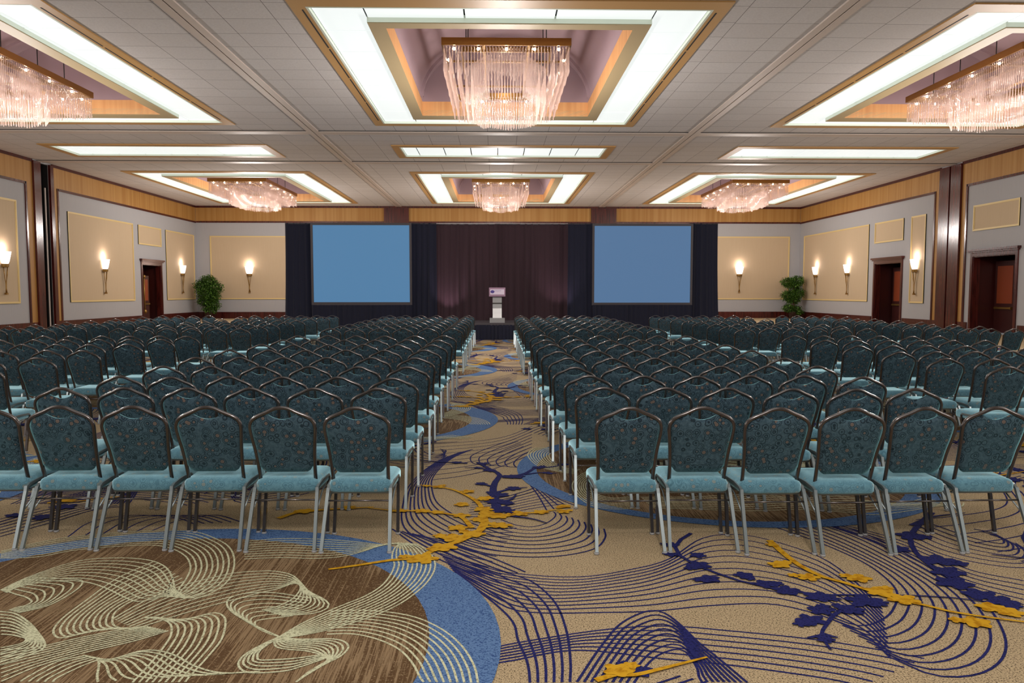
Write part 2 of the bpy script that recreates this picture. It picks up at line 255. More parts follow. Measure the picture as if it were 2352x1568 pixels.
# ------------------------------------------------------------------ room
XL, XR, YB, YF, ZC = -18.85, 19.4, 47.2, -7.0, 7.05
MOTIF={'navy':[([(-0.36,4.6),(-0.1,4.38),(0.09,4.26),(0.47,4.19),(0.82,4.31),(1.07,4.47),(1.36,4.83),(1.59,4.93),(1.79,4.84),(2.01,4.51),(2.05,4.14),(2.01,3.72)],[(-0.24,4.25),(-0.05,3.93),(0.08,3.76),(0.25,3.71),(0.53,3.71),(0.81,3.72),(1.11,3.78),(1.43,3.8),(1.6,3.71),(1.71,3.58),(1.78,3.41),(1.78,3.2)],12),([(-0.25,4.62),(-0.07,4.4),(0.09,4.24),(0.21,4.11),(0.31,3.84),(0.34,3.51),(0.33,3.21),(0.31,3.03)],[(-0.19,4.15),(-0.02,3.85),(0.08,3.61),(0.1,3.42),(0.13,3.25),(0.14,3.14),(0.14,3.03)],6),([(0.34,3.03),(0.48,3.33),(0.62,3.58),(0.78,3.72),(0.86,3.7),(0.91,3.57),(0.95,3.38),(1.0,3.22),(1.06,3.01)],[(0.58,3.02),(0.66,3.16),(0.74,3.26),(0.83,3.31),(0.87,3.28),(0.88,3.2),(0.88,3.12),(0.87,3.07),(0.87,3.02)],9),([(-0.04,3.32),(0.07,3.38),(0.5,3.51),(0.83,3.55),(1.14,3.49),(1.52,3.39),(1.78,3.28),(1.93,3.2)],[(-0.07,3.18),(0.07,3.22),(0.37,3.31),(0.76,3.22),(1.03,3.16),(1.29,3.08),(1.45,3.02),(1.53,2.97)],7),([(1.91,5.17),(2.12,4.77),(2.24,4.41),(2.25,4.13),(2.2,3.92),(2.07,3.72),(1.95,3.6),(1.8,3.53),(1.69,3.65)],[(2.42,5.16),(2.56,4.76),(2.6,4.22),(2.6,3.82),(2.47,3.46),(2.3,3.21),(2.09,3.06),(1.89,3.05),(1.79,3.2)],9),([(3.09,5.17),(3.19,4.84),(3.31,4.7),(3.39,4.79),(3.4,4.92),(3.33,5.0)],[(2.76,4.89),(2.8,4.55),(2.95,4.36),(3.17,4.28),(3.36,4.42),(3.44,4.66)],7),([(2.15,5.4),(2.39,5.19),(2.63,4.89),(2.75,4.59),(2.82,4.25),(3.02,4.08)],[(2.31,5.19),(2.49,4.76),(2.55,4.37),(2.58,4.09),(2.69,3.88),(2.79,3.76)],6),([(-3.58,5.31),(-3.48,5.52),(-3.33,5.69),(-3.14,5.8)],[(-3.36,4.98),(-3.19,5.3),(-3.07,5.57),(-2.89,5.68)],6),([(-2.9,4.97),(-2.92,5.3),(-2.71,5.45),(-2.37,5.39),(-2.15,5.23)],[(-2.39,5.09),(-2.32,5.29),(-2.21,5.39),(-2.07,5.44),(-1.85,5.28)],6),([(-0.25,7.71),(-0.43,7.33),(-0.53,6.88),(-0.57,6.47),(-0.54,6.11),(-0.47,5.74),(-0.34,5.45),(-0.19,5.22),(-0.03,5.08),(0.14,5.09)],[(-0.39,7.55),(-0.56,7.2),(-0.69,6.7),(-0.75,6.16),(-0.73,5.7),(-0.69,5.3),(-0.61,5.02),(-0.43,4.74),(-0.24,4.51),(-0.05,4.35)],9),([(-0.26,4.76),(-0.07,4.59),(0.17,4.52),(0.42,4.54),(0.63,4.66),(0.73,4.87),(0.75,5.06)],[(0.03,5.29),(0.14,5.16),(0.25,5.12),(0.35,5.19),(0.42,5.32),(0.44,5.41),(0.43,5.47)],9),([(-0.88,7.95),(-0.55,8.03),(-0.13,8.19),(0.14,8.45),(0.44,9.04)],[(-0.57,6.44),(-0.35,6.55),(-0.16,6.7),(0.04,6.93),(0.36,7.46)],10),([(0.22,8.27),(-0.04,7.85),(-0.23,7.47),(-0.26,7.26),(-0.22,7.06),(-0.11,6.99)],[(0.36,7.42),(0.3,7.28),(0.25,7.05),(0.26,6.89),(0.3,6.83),(0.36,6.86)],7),([(-0.19,5.78),(0.03,5.86),(0.23,6.04),(0.32,6.16)],[(-0.22,5.35),(0.03,5.42),(0.27,5.56),(0.52,5.68)],8),([(0.29,6.24),(0.34,5.9),(0.38,5.51)],[(0.42,5.99),(0.5,5.81),(0.61,5.63)],5),([(-0.73,5.09),(-0.47,4.65),(-0.26,4.38),(-0.07,4.21)],[(-0.54,4.96),(-0.32,4.79),(-0.05,4.53),(0.17,4.27)],6)],'cream':[([(-3.16,4.69),(-2.94,4.92),(-2.61,5.04),(-2.3,5.08),(-2.08,5.05),(-1.88,4.9),(-1.73,4.73),(-1.61,4.48),(-1.54,4.2),(-1.56,4.01),(-1.63,3.93),(-1.69,3.93)],[(-3.08,4.56),(-2.86,4.58),(-2.69,4.7),(-2.35,4.78),(-2.15,4.75),(-1.96,4.59),(-1.84,4.39),(-1.79,4.21),(-1.77,4.07),(-1.75,3.97)],9),([(-2.75,4.06),(-2.71,4.26),(-2.57,4.5),(-2.36,4.55),(-2.15,4.51),(-1.99,4.39),(-1.87,4.21),(-1.78,4.04),(-1.67,3.93)],[(-2.69,4.02),(-2.67,4.11),(-2.51,4.19),(-2.33,4.16),(-2.16,4.06),(-1.99,3.93),(-1.9,3.89),(-1.8,3.95),(-1.68,3.93)],9),([(-2.67,4.23),(-2.52,4.22),(-2.4,4.2),(-2.35,4.15),(-2.33,4.03),(-2.36,3.85),(-2.46,3.76)],[(-2.73,4.06),(-2.63,4.0),(-2.55,3.96),(-2.48,3.9),(-2.48,3.85),(-2.51,3.83),(-2.53,3.79)],7),([(-2.1,4.49),(-2.19,4.22),(-2.2,3.92),(-2.2,3.71),(-2.17,3.57),(-2.11,3.49),(-2.06,3.48),(-1.99,3.54),(-1.87,3.58),(-1.76,3.56)],[(-1.78,4.18),(-1.84,4.04),(-1.94,3.91),(-1.97,3.79),(-1.95,3.7),(-1.9,3.61),(-1.83,3.57),(-1.77,3.57),(-1.73,3.61)],10),([(-1.94,3.68),(-1.9,3.84),(-1.83,4.01),(-1.72,4.15),(-1.55,4.28),(-1.4,4.31),(-1.32,4.31),(-1.2,4.25),(-1.12,4.14),(-1.04,4.01),(-0.94,3.91),(-0.89,3.84),(-0.89,3.77),(-0.95,3.72),(-1.1,3.7)],[(-1.77,3.56),(-1.67,3.67),(-1.57,3.77),(-1.45,3.87),(-1.3,3.99),(-1.22,4.04),(-1.16,4.11),(-1.12,4.11),(-1.09,4.03),(-1.1,3.9),(-1.16,3.8),(-1.22,3.77)],9),([(-1.0,3.91),(-1.23,3.99),(-1.38,3.98),(-1.44,3.92),(-1.42,3.83),(-1.35,3.73),(-1.21,3.6),(-1.05,3.47)],[(-1.04,3.7),(-1.18,3.66),(-1.21,3.63),(-1.18,3.57),(-1.11,3.51),(-1.03,3.46)],8),([(-1.04,3.47),(-0.97,3.61),(-0.84,3.79),(-0.72,3.93),(-0.65,4.07),(-0.62,4.24),(-0.62,4.41),(-0.65,4.51),(-0.66,4.67),(-0.64,4.77)],[(-1.02,3.45),(-0.85,3.52),(-0.67,3.65),(-0.54,3.79),(-0.45,3.96),(-0.39,4.15),(-0.37,4.36),(-0.41,4.56),(-0.5,4.73),(-0.6,4.79)],10),([(-1.67,4.84),(-1.43,4.89),(-1.17,4.87),(-0.95,4.82),(-0.76,4.76),(-0.66,4.77),(-0.51,4.76)],[(-1.56,4.51),(-1.33,4.53),(-1.14,4.51),(-0.97,4.54),(-0.84,4.64),(-0.74,4.76),(-0.64,4.79)],9),([(-0.86,3.75),(-0.71,3.76),(-0.55,3.73),(-0.4,3.66),(-0.26,3.52),(-0.16,3.35),(-0.1,3.17),(-0.08,3.03)],[(-0.82,3.49),(-0.7,3.49),(-0.58,3.44),(-0.46,3.34),(-0.38,3.21),(-0.33,3.08),(-0.31,3.04)],9),([(-1.04,3.46),(-0.93,3.44),(-0.79,3.44),(-0.72,3.41),(-0.69,3.35),(-0.71,3.27),(-0.77,3.19),(-0.83,3.09),(-0.85,3.05)],[(-1.06,3.45),(-1.03,3.37),(-0.97,3.34),(-0.87,3.32),(-0.78,3.27),(-0.76,3.23),(-0.79,3.18),(-0.82,3.13)],8),([(-1.04,3.47),(-1.11,3.37),(-1.15,3.28),(-1.14,3.19),(-1.07,3.13),(-0.93,3.14),(-0.86,3.18),(-0.76,3.26)],[(-1.05,3.44),(-1.09,3.33),(-1.08,3.26),(-1.06,3.24),(-1.01,3.24),(-0.92,3.25),(-0.84,3.27),(-0.78,3.29)],5),([(-1.75,3.7),(-1.58,3.67),(-1.47,3.74),(-1.41,3.72),(-1.36,3.64),(-1.31,3.45),(-1.31,3.27),(-1.32,3.11),(-1.32,3.06)],[(-1.79,3.69),(-1.69,3.67),(-1.62,3.61),(-1.57,3.5),(-1.55,3.38),(-1.54,3.24),(-1.54,3.06)],9),([(-2.29,3.36),(-2.13,3.39),(-2.0,3.47),(-1.85,3.55),(-1.72,3.59)],[(-2.1,3.08),(-2.02,3.21),(-1.88,3.33),(-1.71,3.44),(-1.6,3.54)],9),([(-1.88,3.3),(-1.74,3.26),(-1.65,3.33),(-1.57,3.34),(-1.46,3.29),(-1.33,3.19),(-1.19,3.13),(-1.03,3.14)],[(-1.8,3.28),(-1.76,3.21),(-1.72,3.12),(-1.69,3.07)],10),([(-1.87,3.3),(-1.96,3.25),(-2.01,3.13),(-2.02,3.08)],[(-1.79,3.26),(-1.83,3.21),(-1.88,3.11),(-1.88,3.07)],5),([(-2.57,3.78),(-2.47,3.75),(-2.33,3.64),(-2.22,3.53),(-2.13,3.43),(-2.1,3.37),(-2.12,3.32),(-2.2,3.22)],[(-2.39,3.52),(-2.33,3.51),(-2.28,3.49),(-2.24,3.47),(-2.23,3.43),(-2.26,3.4),(-2.3,3.38)],8),([(-3.39,4.38),(-3.53,4.33),(-3.61,4.06),(-3.59,3.76),(-3.51,3.48),(-3.36,3.31),(-3.23,3.22)],[(-3.33,4.22),(-3.39,4.06),(-3.4,3.86),(-3.36,3.62),(-3.26,3.43),(-3.15,3.39)],9),([(-2.97,3.43),(-3.14,3.24),(-3.25,2.98),(-3.29,2.73),(-3.27,2.46),(-3.19,2.21),(-3.04,2.12),(-2.87,2.14)],[(-2.93,3.13),(-3.05,3.02),(-3.12,2.87),(-3.14,2.69),(-3.1,2.52),(-3.0,2.42),(-2.86,2.45)],9),([(-2.74,2.14),(-2.41,2.1),(-2.09,2.05),(-1.83,2.06),(-1.65,2.08),(-1.35,2.01),(-1.13,1.93),(-0.83,2.02),(-0.5,2.15),(-0.36,2.12),(-0.27,2.23)],[(-2.77,2.44),(-2.41,2.44),(-2.03,2.49),(-1.75,2.52),(-1.53,2.39),(-1.14,2.44),(-0.96,2.28),(-0.75,2.24),(-0.51,2.36),(-0.49,2.32)],9)],'yel':[([(1.81,4.78),(1.81,4.51),(1.83,4.31),(1.89,4.14),(2.0,4.03),(2.06,3.93),(2.13,3.83),(2.24,3.76),(2.37,3.65),(2.64,3.54)],0.028),([(0.42,3.03),(0.52,3.08),(0.59,3.07),(0.74,3.13),(0.95,3.22)],0.022),([(-0.08,5.22),(-0.12,5.01),(-0.2,4.88),(-0.26,4.79),(-0.35,4.71),(-0.42,4.62),(-0.48,4.5),(-0.64,4.47),(-0.82,4.39),(-1.0,4.32)],0.04),([(-0.08,5.22),(-0.1,5.44),(-0.14,5.69),(-0.24,5.91),(-0.38,6.11),(-0.51,6.18),(-0.66,6.25)],0.03),([(-0.13,5.35),(0.03,5.33),(0.17,5.4),(0.32,5.44),(0.48,5.51),(0.54,5.43)],0.026),([(-0.17,5.08),(-0.27,5.35),(-0.46,5.45),(-0.61,5.49),(-0.77,5.5),(-0.98,5.58)],0.026),([(-0.12,5.08),(-0.04,5.11),(0.03,5.15),(0.12,5.11)],0.026),([(-1.59,5.33),(-1.44,5.5),(-0.94,5.6)],0.03)],'bran':[([(1.33,4.94),(1.2,4.77),(1.14,4.59),(1.19,4.38),(1.29,4.22),(1.44,4.05),(1.59,3.97),(1.77,3.9),(2.04,3.89),(2.33,3.87),(2.54,3.82),(2.76,3.72)],0.018),([(2.06,3.83),(1.93,3.78),(1.76,3.68),(1.63,3.53),(1.56,3.42),(1.54,3.28)],0.022),([(1.56,3.42),(1.52,3.41),(1.48,3.4)],0.02),([(1.57,3.44),(1.61,3.41),(1.63,3.4)],0.02),([(3.26,5.38),(2.8,4.85),(2.63,4.44),(2.62,4.19),(2.61,3.97),(2.76,3.72)],0.03),([(2.93,5.08),(3.2,5.27),(3.5,5.36)],0.02),([(0.01,5.44),(-0.01,5.73),(-0.03,6.07),(-0.01,6.35),(0.03,6.6),(-0.05,6.78),(-0.14,6.99),(-0.19,7.09)],0.05),([(0.03,6.54),(0.12,6.54),(0.25,6.62),(0.37,6.85),(0.49,6.87),(0.68,6.99)],0.03),([(0.25,6.59),(0.39,6.66),(0.55,6.64)],0.022),([(-0.05,6.76),(-0.17,6.86),(-0.3,6.87)],0.022),([(-0.28,7.05),(-0.44,7.09),(-0.6,7.13),(-0.82,7.22)],0.022),([(-0.02,6.17),(-0.1,6.25),(-0.19,6.28)],0.024),([(-0.02,5.98),(0.11,6.1),(0.26,6.16)],0.026),([(0.01,5.73),(0.11,5.79),(0.16,5.93)],0.024),([(0.01,5.69),(-0.05,5.72),(-0.1,5.73)],0.022),([(0.02,5.52),(0.1,5.44),(0.16,5.48)],0.026),([(0.1,5.36),(0.26,5.28),(0.36,5.18)],0.02)],'yb':[(1.71,4.34,0.09),(1.79,4.69,0.05),(1.8,4.14,0.09),(2.08,4.12,0.1),(2.1,3.93,0.1),(2.18,3.82,0.11),(2.58,3.71,0.1),(2.64,3.65,0.09),(2.39,3.54,0.1),(0.53,3.11,0.09),(-0.46,4.48,0.13),(-0.51,4.5,0.09),(-0.34,4.69,0.12),(-0.39,4.66,0.08),(-0.29,4.87,0.12),(-0.16,4.95,0.11),(-0.27,5.08,0.1),(0.03,5.13,0.1),(-0.06,5.39,0.11),(0.02,5.35,0.1),(-0.1,5.52,0.1),(-0.09,5.82,0.09),(-0.24,6.03,0.08),(-0.27,5.65,0.08),(-0.27,5.37,0.08),(0.18,5.4,0.08),(0.33,5.44,0.08),(0.52,5.59,0.07),(0.5,5.45,0.07),(-0.49,6.18,0.07),(-0.56,5.49,0.08),(-0.44,5.45,0.07),(-0.72,5.5,0.07),(-0.59,6.21,0.05),(-0.14,5.27,0.07),(-1.44,5.5,0.09),(-1.13,5.58,0.08)],'bb':[(1.14,4.71,0.07),(1.1,4.53,0.06),(1.22,4.35,0.1),(1.26,4.51,0.07),(1.44,4.18,0.08),(1.22,4.13,0.09),(1.52,4.05,0.09),(1.6,3.96,0.1),(1.74,3.87,0.1),(1.96,3.81,0.13),(1.68,3.7,0.09),(1.58,3.59,0.1),(1.56,3.38,0.06),(2.8,4.85,0.13),(2.58,4.6,0.1),(2.71,4.4,0.14),(2.66,4.21,0.13),(2.59,4.04,0.14),(2.63,3.88,0.12),(2.69,3.79,0.12),(1.84,3.7,0.09),(0.02,5.73,0.1),(0.02,5.54,0.12),(-0.03,6.0,0.08),(0.03,5.93,0.1),(0.14,6.12,0.09),(0.08,5.69,0.08),(0.11,5.47,0.07),(-0.13,6.28,0.07),(0.12,6.52,0.1),(0.2,6.54,0.08),(0.39,6.86,0.08),(0.46,6.65,0.06),(-0.12,7.03,0.07),(-0.18,6.87,0.05),(-0.05,6.75,0.07),(0.63,6.98,0.07),(-0.38,7.08,0.07),(-0.03,5.82,0.07),(-0.04,5.72,0.06),(-3.32,5.66,0.12),(-3.33,5.39,0.1),(-3.32,5.84,0.09),(-3.57,5.45,0.08)]}
LAY = 9e-5   # pile height steps of the woven pattern
def floor_mesh():
    V = []; F = []; MI = []; names = ['sand','navy','cream','blue','yellow','brown']; ids = {k: i for i, k in enumerate(names)}
    nv = 0
    def put(vs, fs, mi):
        nonlocal nv
        V.extend(vs); F.extend([tuple(i+nv for i in f) for f in fs]); MI.extend([ids[mi]]*len(fs)); nv += len(vs)
    def ribbon(P, w, z, mi):
        P = np.asarray(P); T = np.gradient(P, axis=0); n = np.stack([-T[:,1], T[:,0]], 1); n /= np.maximum(np.linalg.norm(n, axis=1), 1e-6)[:,None]
        w = np.asarray(w)*np.ones(len(P)); a = P+n*w[:,None]/2; b = P-n*w[:,None]/2; k = len(P)
        vs = [(x,y,z) for x,y in a]+[(x,y,z) for x,y in b]
        put(vs, [(i+k, i+1+k, i+1, i) for i in range(k-1)], mi)
    def disc(c, rx, ry, z, mi, n=64):
        vs = [(c[0]+rx*math.cos(2*math.pi*i/n), c[1]+ry*math.sin(2*math.pi*i/n), z) for i in range(n)]; put(vs, [tuple(range(n))], mi)
    def ring(c, r0, r1, z, mi, n=72):
        vs = []
        for i in range(n):
            a = 2*math.pi*i/n
            for (cx, cy, rx, ry) in (r0, r1): vs.append((c[0]+cx+rx*math.cos(a), c[1]+cy+ry*math.sin(a), z))
        put(vs, [(2*i, 2*i+1, (2*i+3) % (2*n), (2*i+2) % (2*n)) for i in range(n)], mi)
    def blob(x, y, r, z, mi, s):
        rnd = random.Random(s); ph = rnd.random()*6.28; n = 25
        vs = []
        for i in range(n):
            a = 2*math.pi*i/n; rr = r*(.5+.5*abs(math.cos(2.5*a+ph))**.7)*(.92+.16*rnd.random())
            vs.append((x+rr*math.cos(a), y+rr*.85*math.sin(a), z))
        put(vs, [tuple(range(n))], mi)
    put([(XL-.3,YF,0),(XR+.3,YF,0),(XR+.3,YB+.3,0),(XL-.3,YB+.3,0)], [(0,1,2,3)], 'sand')
    for i in range(-4, 4):
        for j in range(-2, 5):
            ox, oy = 3.93*i, 6.13*j + (3.4*i) % 6.13
            if not (-2 < oy+3.4 < 27.5): continue
            far = oy > 9.5 or abs(ox) > 8.5; n = 14 if far else 40
            tr = lambda P: np.asarray(P)+np.array([ox, oy])
            for key, z, mi, w in (('navy', .0004, 'navy', .0125), ('cream', .0036, 'cream', .0105)):
                for q, (g1, g2, cnt) in enumerate(MOTIF[key]):
                    a = resample(catmull(g1, 8), n); b = resample(catmull(g2, 8), n)
                    for k in range(cnt): ribbon(tr(a+(b-a)*k/(cnt-1)), w, z+LAY*((q*11+k) % 29), mi)
            c = (-1.86+ox, 3.38+oy)
            disc(c, 1.80, 1.66, .0031, 'brown')
            ring(c, (0,0,1.88,1.73), (-.08,-.03,1.62,1.56), .0033, 'blue')
            s = 1
            for key, mi, z in (('bran','navy',.0064),('yel','yellow',.0088)):
                for pts, w in MOTIF[key]:
                    z += LAY; P = resample(catmull(pts, 6), 16); ribbon(tr(P), w*(1.6-1.0*np.linspace(0,1,16)), z, mi)
            for key, mi, z in (('bb','navy',.0077),('yb','yellow',.0098)):
                for x, y, r in MOTIF[key]:
                    s += 1; r *= .82; blob(x+ox, y+oy, r, z+LAY*(s % 4*3), mi, s)
                    for q in range(1):
                        rr = random.Random(s*7+q); blob(x+ox+rr.uniform(-1,1)*r, y+oy+rr.uniform(-.8,.8)*r, r*.55, z+LAY*(s % 4*3+1+q), mi, s+50*q)
    me = bpy.data.meshes.new('floor'); me.from_pydata(V, [], F)
    for k in names: me.materials.append(M[k])
    me.polygons.foreach_set('material_index', MI); me.update(); return me
def resample(P, n):
    d = np.concatenate([[0], np.cumsum(np.linalg.norm(np.diff(P, axis=0), axis=1))]); t = np.linspace(0, d[-1], n)
    return np.stack([np.interp(t, d, P[:,0]), np.interp(t, d, P[:,1])], 1)
struct(link('floor', floor_mesh()))

CX0, BAY = .28, 12.85
CXS = [CX0-BAY, CX0, CX0+BAY]
COF = [dict(y=19.28, hl=4.86, ch=(16.55,21.25)), dict(y=39.75, hl=5.60, ch=(36.7,42.4))]
def grid_cells(xs, ys, holes):
    for i in range(len(xs)-1):
        for j in range(len(ys)-1):
            mx, my = (xs[i]+xs[i+1])/2, (ys[j]+ys[j+1])/2
            if not any(a < mx < b and c < my < d for a, b, c, d in holes): yield xs[i], xs[i+1], ys[j], ys[j+1]
holes = []
for cx in CXS:
    for c in COF: holes.append((cx-4.17, cx+4.17, c['y']-c['hl']-.38, c['y']+c['hl']+.30))
    holes.append((cx-4.15, cx+4.15, 27.7, 30.25))
xs = sorted({XL, XR} | {v for h in holes for v in h[:2]}); ys = sorted({YF, YB} | {v for h in holes for v in h[2:]})
b = MB()
for x0, x1, y0, y1 in grid_cells(xs, ys, holes): b.quad((x0,y0,ZC),(x0,y1,ZC),(x1,y1,ZC),(x1,y0,ZC))
struct(b.build('ceiling', M['ceiling']))
# partition tracks in the ceiling
n = 0
def trim(mb, m, tagname='trim'):
    global n
    n += 1; return struct(mb.build('%s_%d' % (tagname, n), m))
for cx in (CX0-BAY/2, CX0+BAY/2):
    b = MB()
    for s in (-1, 1): b.box(cx+s*.018, cx+s*.19, YF, YB-.02, ZC-.035, ZC+.02)
    b.box(cx-.018, cx+.018, YF, YB-.02, ZC-.005, ZC+.03, 1); trim(b, [M['track'], M['slot']])
for cy in (25.55, 31.35):
    b = MB()
    for x0, x1 in ((XL+.02, CX0-BAY/2-.19), (CX0-BAY/2+.19, CX0+BAY/2-.19), (CX0+BAY/2+.19, XR-.02)):
        b.box(x0, x1, cy-.16, cy+.24, ZC-.035, ZC+.02); b.box(x0, x1, cy-.21, cy-.16, ZC-.012, ZC+.03, 1)
    trim(b, [M['track'], M['slot']])

# walls
def wall_x(name, X, side, holes, m):
    zs = sorted({0, ZC+.1} | {v for h in holes for v in h[2:]}); ys = sorted({YF, YB} | {v for h in holes for v in h[:2]}); b = MB()
    for y0, y1, z0, z1 in grid_cells(ys, zs, holes):
        b.box(X, X+side*.25, y0, y1, z0, z1)
    return struct(b.build(name, m))
DL = [(39.95, 42.15)]; DR = [(35.2, 37.65), (27.35, 29.85)]; SLOT = (31.32, 31.92)
wall_x('wall_left', XL, -1, [(DL[0][0], DL[0][1], 0, 3.14), (SLOT[0], SLOT[1], 0, 6.98)], M['wall_grey'])
wall_x('wall_right', XR, 1, [(a, c, 0, 3.09) for a, c in DR], M['wall_grey'])
b = MB(); b.box(XL-.25, XR+.25, YB, YB+.25, 0, ZC+.1); struct(b.build('wall_back', M['wall_grey']))
# frieze band, rails, baseboards (applied bands 2-4 cm proud)
def band_x(X, side, y0, y1, z0, z1, d, m, nm='trim'):
    b = MB(); b.box(X-side*.004, X-side*d, y0, y1, z0, z1); return trim(b, m, nm)
def band_y(x0, x1, z0, z1, d, m, nm='trim'):
    b = MB(); b.box(x0, x1, YB-.004, YB-d, z0, z1); return trim(b, m, nm)
segL = [(YF, 30.82), (32.16, YB-.05)]; segR = [(YF, 30.72), (32.24, YB-.05)]
for (X, side, segs, tr) in ((XL, -1, segL, (30.36, 32.52)), (XR, 1, segR, (30.38, 32.60))):
    for i, (y0, y1) in enumerate(segs):
        band_x(X, side, y0, y1, 6.08, 6.93, .02, M['frieze'])
        band_x(X, side, y0, y1, 6.93, ZC, .06, M['mahogany'])
        yt = tr[i]; a0, a1 = (y0, yt) if i == 0 else (yt, y1)
        band_x(X, side, a0, a1, 5.98, 6.08, .05, M['mahogany'])
        band_x(X, side, yt-.05, yt+.05, .42, 6.08, .05, M['mahogany'])
        p0, p1 = (yt+.05, y1) if i == 0 else (y0, yt-.05)
        band_x(X, side, p0, p1, .42, 6.08, .02, M['frieze'])
# baseboards
for nm, X, side, segs in (('baseboard_left', XL, -1, [(YF,30.82),(32.16,39.72),(42.38,YB-.05)]), ('baseboard_right', XR, 1, [(YF,27.1),(30.1,30.72),(32.24,34.95),(37.9,YB-.05)])):
    b = MB()
    for y0, y1 in segs: b.box(X-side*.004, X-side*.05, y0, y1, 0, .42)
    struct(b.build(nm, M['mahogany']))
b = MB(); b.box(XL+.05, XR-.05, YB-.05, YB-.004, 0, .41); struct(b.build('baseboard_back', M['mahogany']))
band_y(XL+.06, XR-.06, 6.93, ZC, .06, M['mahogany'])
for x0, x1 in ((XL+.02,-7.05), (-5.5, 6.0), (7.6, XR-.02)): band_y(x0, x1, 6.10, 6.93, .02, M['frieze'])
band_y(XL+.06, XR-.06, 6.0, 6.10, .05, M['mahogany'])
for x0, x1 in ((-7.05,-5.5), (6.0,7.6)):
    b = MB(); b.box(x0, x1, YB-.12, YB-.004, .42, 6.92); trim(b, M['mahogany'])
# movable partition posts at the side walls
b = MB(); b.box(XL, XL+.10, 30.82, 31.28, 0, 6.99); b.box(XL, XL+.05, 31.28, 31.33, 0, 6.99); trim(b, M['mahogany'])
b = MB(); b.box(XL, XL+.10, 31.94, 32.16, 0, 6.99); trim(b, M['mahogany'])
b = MB(); x = XL-.26; b.box(XL-1.4, XL-1.38, 31.2, 32.05, 0, 6.98); b.box(XL-1.4, x, 31.22, 31.25, 0, 6.98); b.box(XL-1.4, x, 32.0, 32.03, 0, 6.98); b.box(XL-1.4, x, 31.2, 32.05, 6.99, 7.02); b.box(XL-.26, XL-.001, 31.322, 31.34, 0, 6.975); b.box(XL-.26, XL-.001, 31.90, 31.918, 0, 6.975); b.box(XL-.26, XL-.001, 31.34, 31.90, 6.955, 6.975); trim(b, M['dark'])
b = MB(); b.box(XL-.02, XL+.02, 31.66, 31.70, .02, 6.0); trim(b, M['track'])
b = MB(); b.box(XR-.10, XR, 30.74, 31.42, 0, 6.99); b.box(XR-.04, XR, 31.42, 31.52, 0, 6.99, 1); b.box(XR-.10, XR, 31.52, 32.22, 0, 6.99); trim(b, [M['mahogany'], M['dark']])

# doors
def door(idx, X, side, y0, y1, zt, leafs):
    r = bpy.data.objects.new('door_%d' % idx, None); C.objects.link(r); r['kind'] = 'structure'; r.location = (X, (y0+y1)/2, 0)
    hw = (y1-y0)/2; s = side
    def bx(b, d0, d1, a, c, z0, z1, m=0): b.box(s*d0, s*d1, a, c, z0, z1, m)
    b = MB()
    for q in (-1, 1): bx(b, -.05, -.0, q*hw, q*(hw+.13), 0, zt); bx(b, 0, .26, q*(hw-.03), q*hw, 0, zt)
    bx(b, -.05, 0, -hw-.13, hw+.13, zt-.002, zt+.14); bx(b, -.10, 0, -hw-.19, hw+.19, zt+.14, zt+.20); bx(b, -.15, 0, -hw-.24, hw+.24, zt+.20, zt+.29); bx(b, 0, .26, -hw+.03, hw-.03, zt-.03, zt)
    b.build('door_casing', M['mahogany'], r)
    b = MB(); bx(b, 1.5, 1.55, -hw-.1, hw+.1, 0, zt+.1); bx(b, .26, 1.5, -hw-.1, -hw-.05, 0, zt+.1); bx(b, .26, 1.5, hw+.05, hw+.1, 0, zt+.1); bx(b, .26, 1.5, -hw-.1, hw+.1, zt+.05, zt+.1)
    b.build('vestibule', M['dark_wood'], r)
    for (ya, yb, d, z1) in leafs:
        b = MB(); bx(b, d, d+.05, ya, yb, .02, z1); bx(b, d-.012, d, ya+.14, yb-.14, 1.2, z1-.2, 1); lf = b.build('door_leaf', [M['dark_wood'], M['leafwood']], r)
        b = MB(); ym = (ya+yb)/2; bx(b, d-.09, d-.06, ya+.1, yb-.1, .98, 1.06)
        for q in (ya+.14, yb-.14): bx(b, d-.07, d, q-.03, q+.03, .97, 1.07)
        b.build('push_bar', M['brass'], lf)
    return r
M['leafwood'] = mat('door_panel_wood', lin(136,62,34), .35)
d1 = door(1, XL, -1, DL[0][0], DL[0][1], 3.14, [(-.95,.15,.24,2.55),(.03,1.05,.9,3.0)])
b = MB()  # tall vertical rod on the open leaf
b.tube([(-.12,-.66,.5),(-.12,-.66,2.55)], .04, 8); b.sphere((-.12,-.66,2.5), .10); b.sphere((-.12,-.66,.62), .12); b.build('vertical_rod', M['brass'], d1)
door(2, XR, 1, DR[0][0], DR[0][1], 3.09, [(-1.18,-.02,.9,2.9),(.02,1.18,.9,2.9)])
door(3, XR, 1, DR[1][0], DR[1][1], 3.09, [(-1.2,-.02,.9,2.9),(.02,1.2,.9,2.9)])

